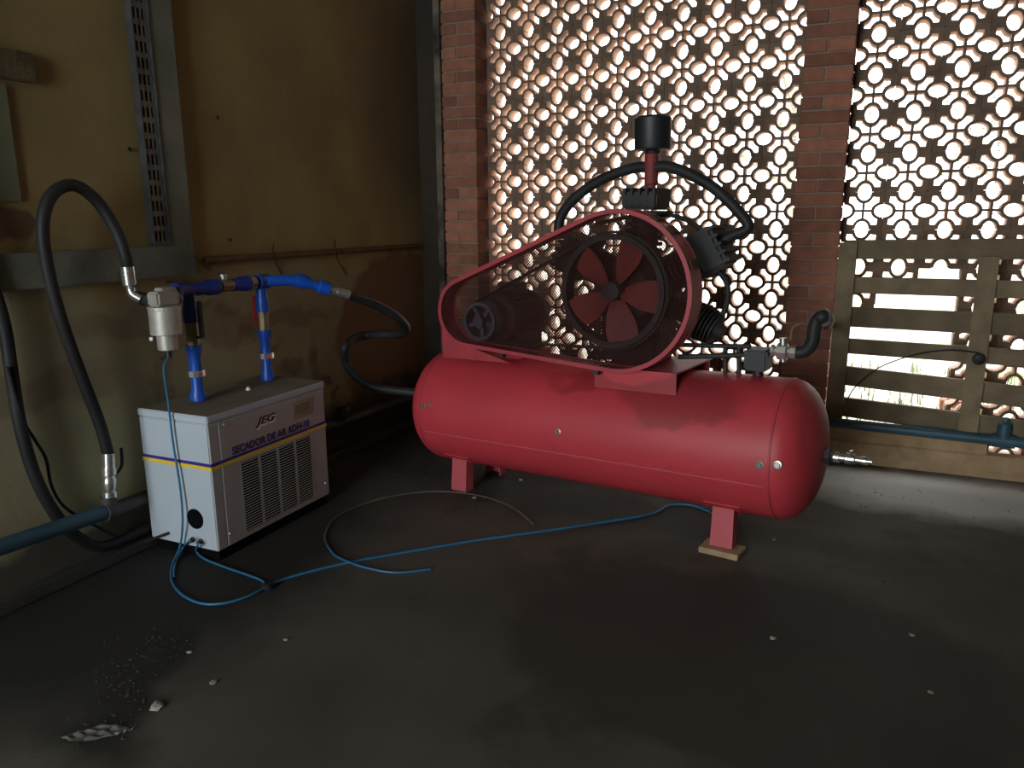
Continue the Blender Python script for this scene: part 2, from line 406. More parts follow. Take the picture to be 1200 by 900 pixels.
# ---- left wall: concrete window frame, recess, ledge
def pw(px, py, d=0.0): return atx(px, py, XW + d)
yv1 = pw(226, 270, .035).y; yv0 = pw(196, 150, .035).y
zs1 = pw(120, 292, .035).z; zs0 = pw(120, 331, .035).z
yr = pw(219, 200, .035).y; yl = yr - 0.125
b = BM(); box(b, XW - .01, XW + .035, yl, yr, zs0, ROOM_Z - .01, bev=.004)
frame = struct(obj('trim_2', b, 'concrete'), 'grey concrete upright of the blocked window frame', 'trim')
b = BM(); box(b, XW - .01, XW + .04, -7.0, yr + .0, zs0 - .002, zs1, bev=.004)
struct(obj('trim_3', b, 'concrete'), 'grey concrete sill of the blocked window', 'trim')
b = BM(); box(b, XW, XW + .07, ROOM_Y0 + .01, -0.06, 0.0, 0.045, bev=.008)
struct(obj('baseboard_left', b, 'pipe_dark'), 'dark dirty kerb at the foot of the plaster wall', 'kerb')
# perforated metal channel inside the frame
ch = thing('perforated_metal_channel', 'tall perforated metal channel fixed beside the concrete upright', 'channel', (XW, yl - .05, zs1))
cw = 0.075; ny = 3
b = BM(); cy0 = yl - cw - .004
box(b, XW + .004, XW + .04, cy0 - .006, cy0, zs1, ROOM_Z - .02); box(b, XW + .004, XW + .04, cy0 + cw, cy0 + cw + .004, zs1, ROOM_Z - .02)
obj('flange', b, 'steel_dark', ch)
b = BM(); nrow = int((ROOM_Z - zs1) / .062)
xs0, xs1 = XW + .022, XW + .026
for k in range(nrow):
    z = zs1 + k * .062; box(b, xs0, xs1, cy0, cy0 + cw, z, z + .022)
for q in range(ny + 1):
    y = cy0 + q * (cw - .010) / ny; box(b, xs0 - .0005, xs1 + .0005, y, y + .010, zs1, zs1 + nrow * .062)
o = obj('perforated_face', b, 'galv', ch); o['kind'] = 'stuff'
b = BM(); box(b, XW + .001, XW + .006, cy0, cy0 + cw, zs1, ROOM_Z - .02); obj('back_plate', b, 'black', ch)
# old beam end, green painted patch, bricked strip
p0 = pw(-60, 62); p1 = pw(37, 98)
b = BM(); box(b, XW - .02, XW + .03, p0.y - .3, pw(36, 80).y, pw(30, 97).z, pw(30, 63).z, bev=.006)
struct(obj('trim_4', b, 'wood_old'), 'old rough timber lintel end set in the plaster', 'trim')
b = BM(); box(b, XW - .01, XW + .012, -4.2, pw(15, 180).y, pw(10, 236).z, pw(10, 100).z)
struct(obj('trim_5', b, 'green_paint'), 'pale green painted board below the timber lintel', 'trim')
# stains and darker zones of the plaster wall
stA = pw(460, 400); stB = pw(300, 430); stC = pw(60, 400); stD = pw(480, 200)
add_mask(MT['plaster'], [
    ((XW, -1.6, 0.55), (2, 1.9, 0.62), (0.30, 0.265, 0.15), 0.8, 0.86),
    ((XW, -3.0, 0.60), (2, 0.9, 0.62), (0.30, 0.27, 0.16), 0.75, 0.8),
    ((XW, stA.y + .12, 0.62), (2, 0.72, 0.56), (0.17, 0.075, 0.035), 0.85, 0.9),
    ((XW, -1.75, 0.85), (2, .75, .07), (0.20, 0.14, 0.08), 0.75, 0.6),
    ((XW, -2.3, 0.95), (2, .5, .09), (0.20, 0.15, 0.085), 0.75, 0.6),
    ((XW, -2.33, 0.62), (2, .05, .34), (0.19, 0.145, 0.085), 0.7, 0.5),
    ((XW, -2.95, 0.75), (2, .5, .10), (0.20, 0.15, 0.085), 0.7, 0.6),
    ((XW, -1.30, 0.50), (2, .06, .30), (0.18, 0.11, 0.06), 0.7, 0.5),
    ((XW, -0.2, 2.1), (2, .75, .95), (0.13, 0.085, 0.045), 0.8, 0.45),  # darker towards the upper back corner
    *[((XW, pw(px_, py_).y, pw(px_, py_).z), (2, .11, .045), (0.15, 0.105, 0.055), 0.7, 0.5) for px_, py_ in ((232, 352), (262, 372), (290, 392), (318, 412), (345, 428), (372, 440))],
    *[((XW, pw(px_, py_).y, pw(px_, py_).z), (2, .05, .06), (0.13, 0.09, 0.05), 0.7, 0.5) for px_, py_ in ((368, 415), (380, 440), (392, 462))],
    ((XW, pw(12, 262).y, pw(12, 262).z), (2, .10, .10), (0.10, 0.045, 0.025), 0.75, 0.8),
    ((XW, -2.0, 0.05), (2, 3.2, .17), (0.05, 0.045, 0.035), 0.9, 0.7),  # dark strip along the wall foot
    ((XW, -0.5, 0.05), (2, 1.3, .34), (0.035, 0.03, 0.025), 0.9, 0.7),  # darker low down towards the back corner
])
# stains, tone patches and painted daylight of the floor
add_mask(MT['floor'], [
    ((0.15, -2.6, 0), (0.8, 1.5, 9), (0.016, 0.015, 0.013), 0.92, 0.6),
    ((0.6, -0.8, 0), (1.1, 0.7, 9), (0.016, 0.015, 0.013), 0.9, 0.6),  # darker floor in the back corner
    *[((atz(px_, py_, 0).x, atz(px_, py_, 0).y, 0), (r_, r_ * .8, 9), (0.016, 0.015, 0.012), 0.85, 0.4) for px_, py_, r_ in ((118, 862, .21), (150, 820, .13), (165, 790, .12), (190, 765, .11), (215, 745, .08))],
    ((1.6, -1.35, 0), (1.2, 0.22, 9), (0.03, 0.028, 0.025), 0.7, 0.5),  # darker strip of floor below the tank
    ((3.2, -0.50, 0), (1.25, 0.42, 9), (0.52, 0.52, 0.50), 0.9, 0.45),  # daylight falling in by the gate, painted as a pale patch
    ((2.35, -2.35, 0), (0.85, 0.62, 9), (0.040, 0.038, 0.031), 0.8, 0.85),  # darker patch on the right-hand floor
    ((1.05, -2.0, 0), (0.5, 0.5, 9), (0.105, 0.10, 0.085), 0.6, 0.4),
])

# wooden rail on the wall with wire ties, small nails
ra, rb_ = pw(240, 305, .02), pw(490, 288, .02)
rail = thing('wooden_rail', 'thin dark wooden rail nailed along the plaster wall', 'rail', (ra + rb_) / 2)
b = BM(); cyl(b, ra, rb_, 0.016, 10); obj('rod', b, 'wood_dark', rail, 40)
for px in (320, 392):
    py = 305 - 17 * (px - 240) / 250
    b = BM(); c = pw(px, py, .03)
    tube(b, [pw(px + 1, py - 14, .012), pw(px, py - 6, .04), c + V(.012, 0, 0), pw(px + 4, py + 10, .01), pw(px + 14, py + 28, .008)], .003, 6)
    obj('wire_tie', b, 'rubber', rail, 60)

# ================================================================== OUTSIDE
b = BM(); box(b, -25, 30, 0.31, 45, -0.25, -0.10)
g_ = struct(obj('ground', b, 'ground'), 'pale sunlit ground with grass outside the lattice', 'ground')
def tree(name, label, x, y, h, cr, nleaf, ls):
    t = thing(name, label, 'tree', (x, y, -0.1))
    b = BM(); tube(b, [(x, y, -.12), (x + .05, y, h * .3), (x - .05, y + .05, h * .62), (x, y, h * .9)], h * .022, 8)
    for k in range(7):
        a_ = k * 0.9 * 2; z = h * (.4 + .07 * k)
        tube(b, [(x, y, z - .2), (x + cos(a_) * cr * .5, y + sin(a_) * cr * .5, z + .2), (x + cos(a_) * cr * .85, y + sin(a_) * cr * .85, z + .45)], h * .008, 6)
    obj('trunk', b, 'bark', t, 50)
    vs = []; fs = []
    rr = random.Random(int(x * 100 + 5000))
    for k in range(nleaf):
        while True:
            p = V(rr.uniform(-1, 1), rr.uniform(-1, 1), rr.uniform(-1, 1))
            if 0.15 < p.length < 1: break
        c = V(x + p.x * cr, y + p.y * cr, h * .72 + p.z * cr * .9)
        d = V(rr.uniform(-1, 1), rr.uniform(-1, 1), rr.uniform(-1, .4)).normalized() * ls
        e = d.cross(V(rr.uniform(-1, 1), rr.uniform(-1, 1), rr.uniform(-1, 1))).normalized() * ls * .4
        i = len(vs); vs += [c - d, c + e, c + d, c - e]; fs.append((i, i + 1, i + 2, i + 3))
    me = bpy.data.meshes.new('foliage'); me.from_pydata(vs, [], fs); me.materials.append(MT['leaf'])
    o = bpy.data.objects.new('foliage', me); COL.objects.link(o); o.parent = t; o['kind'] = 'stuff'
    for v in me.vertices: v.co -= Vector((x, y, -.1))
tree('young_tree', 'sparse green tree outside, behind the lattice above the gate', 4.5, 6.5, 3.0, 1.3, 900, .034)
tree('young_tree', 'thin-leaved tree outside, behind the lattice right of the compressor filter', 1.6, 7.5, 3.6, 1.3, 700, .034)
b = BM()
for k in range(420):
    x = random.uniform(2.2, 4.4); y = random.uniform(.8, 3.6); hgt = random.uniform(.06, .2)
    a_ = random.uniform(0, 6.28)
    p = V(x, y, -.10); q = p + V(cos(a_) * .03, sin(a_) * .03, hgt); s_ = V(-sin(a_), cos(a_), 0) * .008
    b.faces.new([b.verts.new(p - s_), b.verts.new(p + s_), b.verts.new(q)])
o = obj('grass_tufts', b, 'leaf'); o['kind'] = 'stuff'; tag(o, 'green grass blades growing outside beyond the gate', 'grass')
b = BM(); box(b, 3.25, 3.47, 1.9, 2.0, -.10, -.03, bev=.004)
tag(obj('loose_brick', b, 'brick'), 'loose red brick lying outside beyond the gate', 'brick')

# ================================================================== GATE (leans in front of the broken lattice)
GA = radians(-6.0)
G0 = V(2.50, -0.19, 0); gd = V(cos(GA), sin(GA), 0); gn = V(-sin(GA), cos(GA), 0)
gate = thing('wooden_gate', 'rough wooden slatted gate leaning over the broken lattice', 'gate', tuple(G0))
gm = Matrix((gd, gn, V(0, 0, 1))).transposed().to_4x4(); gm.translation = G0
def gpt(px, py, d=0):
    P = atp(px, py, G0 + gn * d, gn) - G0; return V(P.dot(gd), 0, P.z)
GL = 1.75
def slat(pl, pr, th, name='slat', d0=0.0):
    """pl, pr: (px, ytop, ybottom) at two places along the slat"""
    a1, a2 = gpt(pl[0], pl[1]), gpt(pl[0], pl[2]); b1, b2 = gpt(pr[0], pr[1]), gpt(pr[0], pr[2])
    def z(u, p, q): return p.z + (q.z - p.z) * (u - p.x) / (q.x - p.x)
    b = BM(); u0, u1 = 0.012, GL
    zs = [z(u0, a1, b1), z(u1, a1, b1), z(u0, a2, b2), z(u1, a2, b2)]
    zc0, zc1 = (zs[0] + zs[2]) / 2, (zs[1] + zs[3]) / 2; hh = ((zs[0] - zs[2]) + (zs[1] - zs[3])) / 4
    prism(b, [(u0, zc0 - hh), (u1, zc1 - hh), (u1, zc1 + hh), (u0, zc0 + hh)], d0, d0 + th, lambda u, v, d: gm @ V(u, d, v))
    return obj(name, b, 'wood', gate)
slat((1000, 284, 301), (1140, 281, 303), .028, 'top_rail', .0)
for pl, pr in [((1000, 325, 343), (1140, 328, 348)), ((1000, 361, 382), (1130, 366, 390)), ((1000, 398, 414), (1125, 406, 424)),
               ((1000, 431, 452), (1115, 444, 467)), ((1000, 468, 489), (1110, 482, 505))]:
    slat(pl, pr, .026, 'slat', .0)
def stile(xc_top, xc_bot, y0, y1, wpx, name):
    t, q = gpt(xc_top, y0), gpt(xc_bot, y1); w_ = abs(gpt(xc_top + wpx, y0).x - t.x)
    b = BM(); x = (t.x + q.x) / 2
    prism(b, [(x, q.z), (x + w_, q.z), (x + w_, t.z), (x, t.z)], -.030, -.002, lambda u, v, d: gm @ V(u, d, v)); return obj(name, b, 'wood', gate)
stile(984, 968, 284, 488, 21, 'stile')
stile(1146, 1124, 300, 506, 24, 'stile')
b = BM(); c = gpt(1147, 419); lathe(b, gm @ V(c.x, -.034, c.z), -gn, [(0, .028), (.012, .030), (.018, .022)], 16); obj('latch_disc', b, 'rubber', gate, 40)
b = BM(); tube(b, [gm @ (gpt(*p) + V(0, -.038, 0)) for p in [(1147, 412), (1110, 409), (1070, 415), (1030, 430), (1005, 450), (993, 468)]], .0035, 6)
obj('latch_wire', b, 'rubber', gate, 60)
# threshold timbers under the gate
b = BM(); box(b, XR0 - .03, XR0 + 2.6, -0.13, -0.045, 0.0, 0.125, bev=.006)
tag(obj('threshold_beam', b, 'wood_light'), 'pale squared timber beam lying on the floor under the gate', 'beam')
b = BM(); box(b, XR0 + .0, XR0 + .80, -0.125, -0.06, 0.1262, 0.215, bev=.004)
tag(obj('timber_offcut', b, 'wood_light'), 'short timber offcut lying on the threshold beam behind the pipe', 'board')
# painted pipe along the wall foot
pp = thing('floor_pipe', 'painted blue-grey steel pipe running along the foot of the gate', 'pipe', tuple(aty(1000, 490, -.26)))
pa, pb = aty(940, 491, -.26), aty(1170, 516, -.30)
dirp = (pb - pa).normalized(); pe = pa + dirp * 2.6
b = BM(); cyl(b, pa - dirp * .2, pe, .027, 16); obj('pipe_run', b, 'pipe_blue', pp, 40)
b = BM(); c = pb + dirp * .02
cyl(b, c - dirp * .05, c + dirp * .05, .035, 16); cyl(b, c, c + V(0, 0, .075), .033, 16); lathe(b, c + V(0, 0, .07), (0, 0, 1), [(0, .030), (.02, .030), (.03, .016), (.05, .014)], 12)
obj('tee_fitting', b, 'pipe_blue', pp, 40)
for k in (.1, 1.35):
    b = BM(); q = pa + dirp * k; box(b, q.x - .018, q.x + .018, q.y - .02, q.y + .06, 0, q.z - .02, bev=.003); obj('pipe_support', b, 'iron', pp)

# ================================================================== COMPRESSOR
TH, TI = radians(-9.6), radians(1.2)
CO = V(1.5192, -1.3363, 0.0155)
ca = V(cos(TH) * cos(TI), sin(TH) * cos(TI), sin(TI)); cn = V(-sin(TH), cos(TH), 0); ck = ca.cross(cn)
comp = thing('air_compressor', 'large red piston air compressor with horizontal tank and meshed belt guard', 'compressor', tuple(CO))
comp.rotation_euler = Matrix((ca, cn, ck)).transposed().to_euler()
ORG[comp.name] = None
def L(px, py, y):
    P = atp(px, py, CO + cn * y, cn) - CO; return V(P.dot(ca), y, P.dot(ck))
def toworld(v): return CO + ca * v[0] + cn * v[1] + ck * v[2]
R, ZC = 0.288, 0.405
XA, XB, DL = -0.83, 0.885, 0.145
b = BM(); prof = []
for k in range(11):
    q = pi / 2 * k / 10; prof.append((XA - DL * cos(q), R * sin(q) ** 0.85))
for k in range(1, 16): prof.append((XA + (XB - XA) * k / 16, R))
for k in range(11):
    q = pi / 2 * k / 10; prof.append((XB + DL * sin(q), R * cos(q) ** 0.85 if k < 10 else 0))
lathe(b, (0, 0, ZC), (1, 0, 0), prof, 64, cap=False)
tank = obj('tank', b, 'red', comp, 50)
for x in (XA, XB):
    b = BM(); lathe(b, (x - .006, 0, ZC), (1, 0, 0), [(0, R - .002), (.003, R + .0025), (.009, R + .0025), (.012, R - .002)], 64, cap=False)
    obj('weld_seam', b, 'red2', tank, 40)
b = BM(); az = radians(197)
for (x0, x1) in ((XA + .02, XB - .02),):
    P0 = V(x0, cos(az) * (R + .001), ZC + sin(az) * (R + .001)); P1 = V(x1, P0.y, P0.z)
    tube(b, [P0, P1], .0035, 6, smooth=False)
obj('long_weld_seam', b, 'red_leg', tank, 40)
def surf(px, py):
    """front surface point of the tank under a pixel (local)"""
    d = ray(px, py); o = CAM - CO
    ol = V(o.dot(ca), o.dot(cn), o.dot(ck) - ZC); dl = V(d.dot(ca), d.dot(cn), d.dot(ck))
    A_ = dl.y ** 2 + dl.z ** 2; B_ = 2 * (ol.y * dl.y + ol.z * dl.z); C_ = ol.y ** 2 + ol.z ** 2 - R * R
    dd = B_ * B_ - 4 * A_ * C_
    t = (-B_ - sqrt(max(dd, 0))) / (2 * A_); p = ol + dl * t; return V(p.x, p.y, p.z + ZC)
for (px, py, rr, m) in [(505, 473, .008, 'galv'), (654, 506, .011, 'steel'), (890, 545, .0125, 'galv'), (911, 545, .0135, 'steel'), (496, 476, .012, 'brass')]:
    p = surf(px, py); n_ = V(0, p.y, p.z - ZC).normalized()
    b = BM(); lathe(b, p - n_ * .004, n_, [(0, rr * 1.25), (.006, rr * 1.25), (.007, rr * .8), (.014, rr * .75)], 6 if rr > .015 else 12)
    obj('plug', b, m, tank)
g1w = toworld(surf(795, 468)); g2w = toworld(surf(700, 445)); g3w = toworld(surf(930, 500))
add_mask(MT['red'], [  # darker patches on the front of the tank shell
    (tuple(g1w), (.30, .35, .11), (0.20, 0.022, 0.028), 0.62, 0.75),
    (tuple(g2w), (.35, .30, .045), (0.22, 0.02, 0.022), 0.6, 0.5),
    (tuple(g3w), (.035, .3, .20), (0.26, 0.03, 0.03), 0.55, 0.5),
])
# legs: folded channel plates front and rear at both ends
def leg(x, s, name='leg'):
    b = BM(); w_ = .047
    top = V(x, s * .165, ZC - .215); bot = V(x, s * .185, 0.0)
    for (xa, xb, ya, yb) in ((-w_, w_, 0, .006), (w_ - .006, w_, .006, .06), (-w_, -w_ + .006, .006, .06)):
        A_ = []
        for (p, e) in ((bot, 0.0), (top, 0.0)):
            for (dx, dy) in ((xa, ya), (xb, ya), (xb, yb), (xa, yb)):
                A_.append(b.verts.new((p.x + dx * (1.0 if p is bot else .94), p.y - s * dy, p.z)))
        for f in ((0, 1, 2, 3), (7, 6, 5, 4), (0, 4, 5, 1), (1, 5, 6, 2), (2, 6, 7, 3), (3, 7, 4, 0)): b.faces.new([A_[i] for i in f])
    o = obj(name, b, 'red_leg', comp)
    b = BM(); sx = .075   # doubler pad on the shell
    n = 8; a0, a1 = (radians(228), radians(250)) if s < 0 else (radians(290), radians(312))
    vs = []
    for i in range(n + 1):
        t = a0 + (a1 - a0) * i / n
        for rr in (R - .001, R + .005): vs.append([b.verts.new((x + dx, cos(t) * rr, ZC + sin(t) * rr)) for dx in (-sx, sx)])
    for i in range(n):
        b.faces.new((vs[2 * i + 1][0], vs[2 * i + 1][1], vs[2 * i + 3][1], vs[2 * i + 3][0]))
    b.faces.new((vs[0][0], vs[0][1], vs[1][1], vs[1][0])); b.faces.new((vs[-2][0], vs[-2][1], vs[-1][1], vs[-1][0]))
    for q in (0, 1):
        for i in range(n): b.faces.new((vs[2 * i][q], vs[2 * i + 1][q], vs[2 * i + 3][q], vs[2 * i + 2][q]))
    obj('pad', b, 'red', o)
XLEG = (-.681, .681)
for x in XLEG:
    leg(x, -1); leg(x - (.09 if x > 0 else 0), 1)

# platform of the pump and motor on top of the tank
b = BM()
zt = ZC + R
def saddle(x0, x1, y0, y1, z1, th=.008):
    box(b, x0, x1, y0, y1, z1 - th, z1)
    for y in (y0, y1 - th):
        zs = ZC + sqrt(max(R * R - max(abs(y0), abs(y1)) ** 2, 0)) - .012
        box(b, x0, x1, y, y + th, zs, z1 - th)
saddle(.10, .475, -.19, .21, .712)
obj('pump_platform', b, 'red', comp)
b = BM(); saddle(-.66, -.36, -.06, .21, .708); obj('motor_platform', b, 'red', comp)

# belt guard: two-arc outline, band, flange, mesh
GY0, GY1 = -.245, -.135
GC, GR = V(.219, 0, 1.040), .333
gc, gr = V(-.548, 0, .925), .160
def guard_outline(off=0.0, n1=40, n2=24):
    Rb, rs = GR + off, gr + off
    d = V(GC.x - gc.x, 0, GC.z - gc.z); D_ = d.length; base = atan2(d.z, d.x); al = math.acos((Rb - rs) / D_)
    pts = []
    # tangent points: on both circles at angle base+pi -/+ al  (seen from big circle towards small)
    aT = base + pi - al; aB = base + pi + al - 2 * pi
    for k in range(n1 + 1):
        t = aB + (aT - aB) * k / n1; pts.append((GC.x + Rb * cos(t), GC.z + Rb * sin(t)))
    for k in range(n2 + 1):
        t = aT + (2 * pi - (aT - aB)) * k / n2; pts.append((gc.x + rs * cos(t), gc.z + rs * sin(t)))
    return pts
def ring_band(bm, o_out, o_in, y0, y1):
    n = len(o_out)
    q = [[bm.verts.new((u, y, v)) for u, v in lp] for lp, y in ((o_out, y0), (o_out, y1), (o_in, y1), (o_in, y0))]
    for k in range(n):
        j = (k + 1) % n
        for i in range(4): bm.faces.new((q[i][k], q[i][j], q[(i + 1) % 4][j], q[(i + 1) % 4][k]))
b = BM(); ring_band(b, guard_outline(0), guard_outline(-.004), GY0, GY1); 
guard = obj('belt_guard', b, 'red2', comp, 40)
b = BM(); ring_band(b, guard_outline(.004), guard_outline(-.014), GY0 - .006, GY0 + .004); obj('front_flange', b, 'red2', guard, 40)
b = BM(); ring_band(b, guard_outline(.003), guard_outline(-.010), GY1 - .003, GY1 + .003); obj('rear_flange', b, 'red2', guard, 40)
def guard_mesh(y, name, holes=(), cw_=.0125, chh=.0068, wd=.0021):
    vs = []; fs = []
    xmin, xmax, zmin, zmax = gc.x - gr, GC.x + GR, GC.z - GR, GC.z + GR
    base = guard_outline(-.008)
    def inside(x, z):
        # convex polygon test
        s = True; n = len(base)
        for (hx, hz, hr) in holes:
            if (x - hx) ** 2 + (z - hz) ** 2 < hr * hr: return False
        for k in range(n):
            x0, z0 = base[k]; x1, z1 = base[(k + 1) % n]
            if (x1 - x0) * (z - z0) - (z1 - z0) * (x - x0) < -1e-9: return False
        return s
    nx = int((xmax - xmin) / cw_) * 2; nz = int((zmax - zmin) / chh)
    P = {}
    for i in range(nx + 2):
        for j in range(nz + 2):
            if (i + j) % 2 == 0: P[(i, j)] = (xmin + i * cw_ / 2, zmin + j * chh)
    ok = {k: inside(*p) for k, p in P.items()}
    for (i, j), p in P.items():
        if not ok[(i, j)]: continue
        for dj in (1, -1):
            q = P.get((i + 1, j + dj))
            if not q or not ok[(i + 1, j + dj)]: continue
            dx, dz = q[0] - p[0], q[1] - p[1]; l = sqrt(dx * dx + dz * dz); nx_, nz_ = -dz / l * wd / 2, dx / l * wd / 2
            k = len(vs)
            vs.extend([(p[0] + nx_, y, p[1] + nz_), (p[0] - nx_, y, p[1] - nz_), (q[0] - nx_, y, q[1] - nz_), (q[0] + nx_, y, q[1] + nz_),
                       (p[0], y + .002, p[1]), (q[0], y + .002, q[1])])
            fs.extend([(k, k + 1, k + 2, k + 3), (k, k + 3, k + 5, k + 4), (k + 1, k + 4, k + 5, k + 2)])
    me = bpy.data.meshes.new(name); me.from_pydata(vs, [], fs); me.materials.append(MT['mesh'])
    o = bpy.data.objects.new(name, me); COL.objects.link(o); o.parent = guard; o['kind'] = 'stuff'; return o
guard_mesh(GY0 - .001, 'wire_mesh')
# foot plate at the motor end and two clips
b = BM()
zf = .700
ol = [p for p in guard_outline(-.002)]
lowleft = [p for p in ol if p[0] < -.28 and p[1] < gc.z - .03]
lowleft = sorted(lowleft, key=lambda p: p[0])
poly = [(lowleft[0][0], zf)] + [(-.30, zf)] + lowleft[::-1]
prism(b, poly, GY0 + .004, GY0 + .012, lambda u, v, d: V(u, d, v)); obj('foot_plate', b, 'red2', guard)
for x in (-.36, .13):
    z = gc.z - gr + (x - gc.x) * ((GC.z - GR) - (gc.z - gr)) / (GC.x - gc.x) - .016
    b = BM(); box(b, x - .012, x + .012, GY0 + .005, GY0 + .03, z - .012, z + .014); obj('clip', b, 'iron', guard)
for ang in (62, 48, 20):
    b = BM(); t = radians(ang); c = V(GC.x + (GR + .003) * cos(t), (GY0 + GY1) / 2 + .02, GC.z + (GR + .003) * sin(t))
    m_ = Matrix.Translation(c) @ Matrix.Rotation(-(t - pi / 2), 4, 'Y'); box(b, -.02, .02, -.045, .03, -.002, .003, m_); obj('rim_strap', b, 'wood_old', guard)

# flywheel fan
FC = L(720, 341, -.17)
fw_ = obj('flywheel', lathe(BM(), FC + V(0, -.035, 0), (0, 1, 0), [(0, .215), (0, .238), (.016, .238), (.020, .230), (.026, .238), (.044, .238), (.050, .230), (.056, .238), (.07, .238), (.07, .215), (0, .215)], 56, cap=False), 'iron', comp, 40)
for k in range(5):
    t = radians(66 + 72 * k); b = BM()
    rad = V(cos(t), 0, sin(t)); tan = V(-sin(t), 0, cos(t)); prof_b = []
    n = 6; top = []; bot = []
    for i in range(n + 1):
        r_ = .035 + (.220 - .035) * i / n; w_ = .016 + .048 * sin(min(1, i / n * 1.05) * pi * .62)
        tw = .022
        for sgn, lst in ((1, top), (-1, bot)):
            lst.append(FC + rad * r_ + tan * (sgn * w_) + V(0, sgn * tw, 0))
    th_ = V(0, .006, 0)
    A_ = [b.verts.new(p) for p in top]; B_ = [b.verts.new(p) for p in bot]; C_ = [b.verts.new(p + th_) for p in top]; D_ = [b.verts.new(p + th_) for p in bot]
    for i in range(n):
        b.faces.new((A_[i], A_[i + 1], B_[i + 1], B_[i])); b.faces.new((C_[i], D_[i], D_[i + 1], C_[i + 1]))
        b.faces.new((A_[i], C_[i], C_[i + 1], A_[i + 1])); b.faces.new((B_[i], B_[i + 1], D_[i + 1], D_[i]))
    b.faces.new((A_[0], B_[0], D_[0], C_[0])); b.faces.new((A_[n], C_[n], D_[n], B_[n]))
    obj('blade', b, 'red_dark', fw_, 40)
b = BM(); lathe(b, FC + V(0, -.045, 0), (0, 1, 0), [(0, .020), (.004, .038), (.09, .045), (.10, .03)], 20); obj('hub', b, 'iron', fw_, 40)

# motor with pulley, belts
MC = L(566, 376, -.17)
b = BM(); my0, my1 = -.07, .26
lathe(b, V(MC.x, my0, MC.z), (0, 1, 0), [(0, .05), (.004, .115), (.03, .122), (.035, .112), (my1 - my0 - .06, .112), (my1 - my0 - .055, .120), (my1 - my0, .112), (my1 - my0 + .012, .05)], 32)
motor = obj('motor', b, 'motor', comp, 40)
b = BM()
for k in range(26):
    t = 2 * pi * k / 26 + .1
    m_ = Matrix.Translation(V(MC.x, 0, MC.z)) @ Matrix.Rotation(-t, 4, 'Y'); box(b, .110, .130, my0 + .045, my1 - .07, -.0025, .0025, m_)
fi = obj('cooling_fins', b, 'motor', motor)
b = BM(); box(b, MC.x - .05, MC.x + .05, .03, .15, MC.z + .112, MC.z + .165, bev=.006); obj('terminal_box', b, 'motor', motor)
b = BM(); box(b, MC.x - .11, MC.x + .11, .0, .20, .708, .722); box(b, MC.x - .10, MC.x - .07, .0, .20, .722, MC.z - .07); box(b, MC.x + .07, MC.x + .10, .0, .20, .722, MC.z - .07); obj('motor_foot', b, 'motor', motor)
b = BM(); lathe(b, MC + V(0, -.035, 0), (0, 1, 0), [(0, .075), (0, .092), (.016, .092), (.020, .084), (.026, .092), (.044, .092), (.050, .084), (.056, .092), (.07, .092), (.07, .075), (0, .075)], 36, cap=False)
pul = obj('motor_pulley', b, 'pulley', comp, 40)
b = BM()
for k in range(5):
    m_ = Matrix.Translation(MC) @ Matrix.Rotation(2 * pi * k / 5 + .3, 4, 'Y'); box(b, .02, .078, -.012, .012, -.009, .009, m_)
obj('spokes', b, 'pulley', pul)
b = BM(); lathe(b, MC + V(0, -.045, 0), (0, 1, 0), [(0, .012), (.002, .028), (.10, .028)], 18); obj('hub', b, 'pulley', pul, 40)
for yb in (-.183, -.157):
    b = BM(); d = FC - MC; D_ = V(d.x, 0, d.z).length; base = atan2(d.z, d.x); Rb, rs = .240, .094; al = math.acos((Rb - rs) / D_)
    pts = []
    aT = base + pi - al; aB = base + pi + al - 2 * pi
    for k in range(33): t = aB + (aT - aB) * k / 32; pts.append((FC.x + Rb * cos(t), FC.z + Rb * sin(t)))
    for k in range(17): t = aT + (2 * pi - (aT - aB)) * k / 16; pts.append((MC.x + rs * cos(t), MC.z + rs * sin(t)))
    def grow(e):
        out = []
        for (u, v) in pts:
            pass
        return out
    cxm = [(u + (u - (FC.x if i < 33 else MC.x)) * .04, v + (v - (FC.z if i < 33 else MC.z)) * .04) for i, (u, v) in enumerate(pts)]
    ring_band(b, cxm, pts, yb - .006, yb + .006); obj('drive_belt', b, 'rubber', comp, 40)

guard_mesh(GY1 + .002, 'rear_mesh', holes=((FC.x, FC.z, .06), (MC.x, MC.z, .05)))

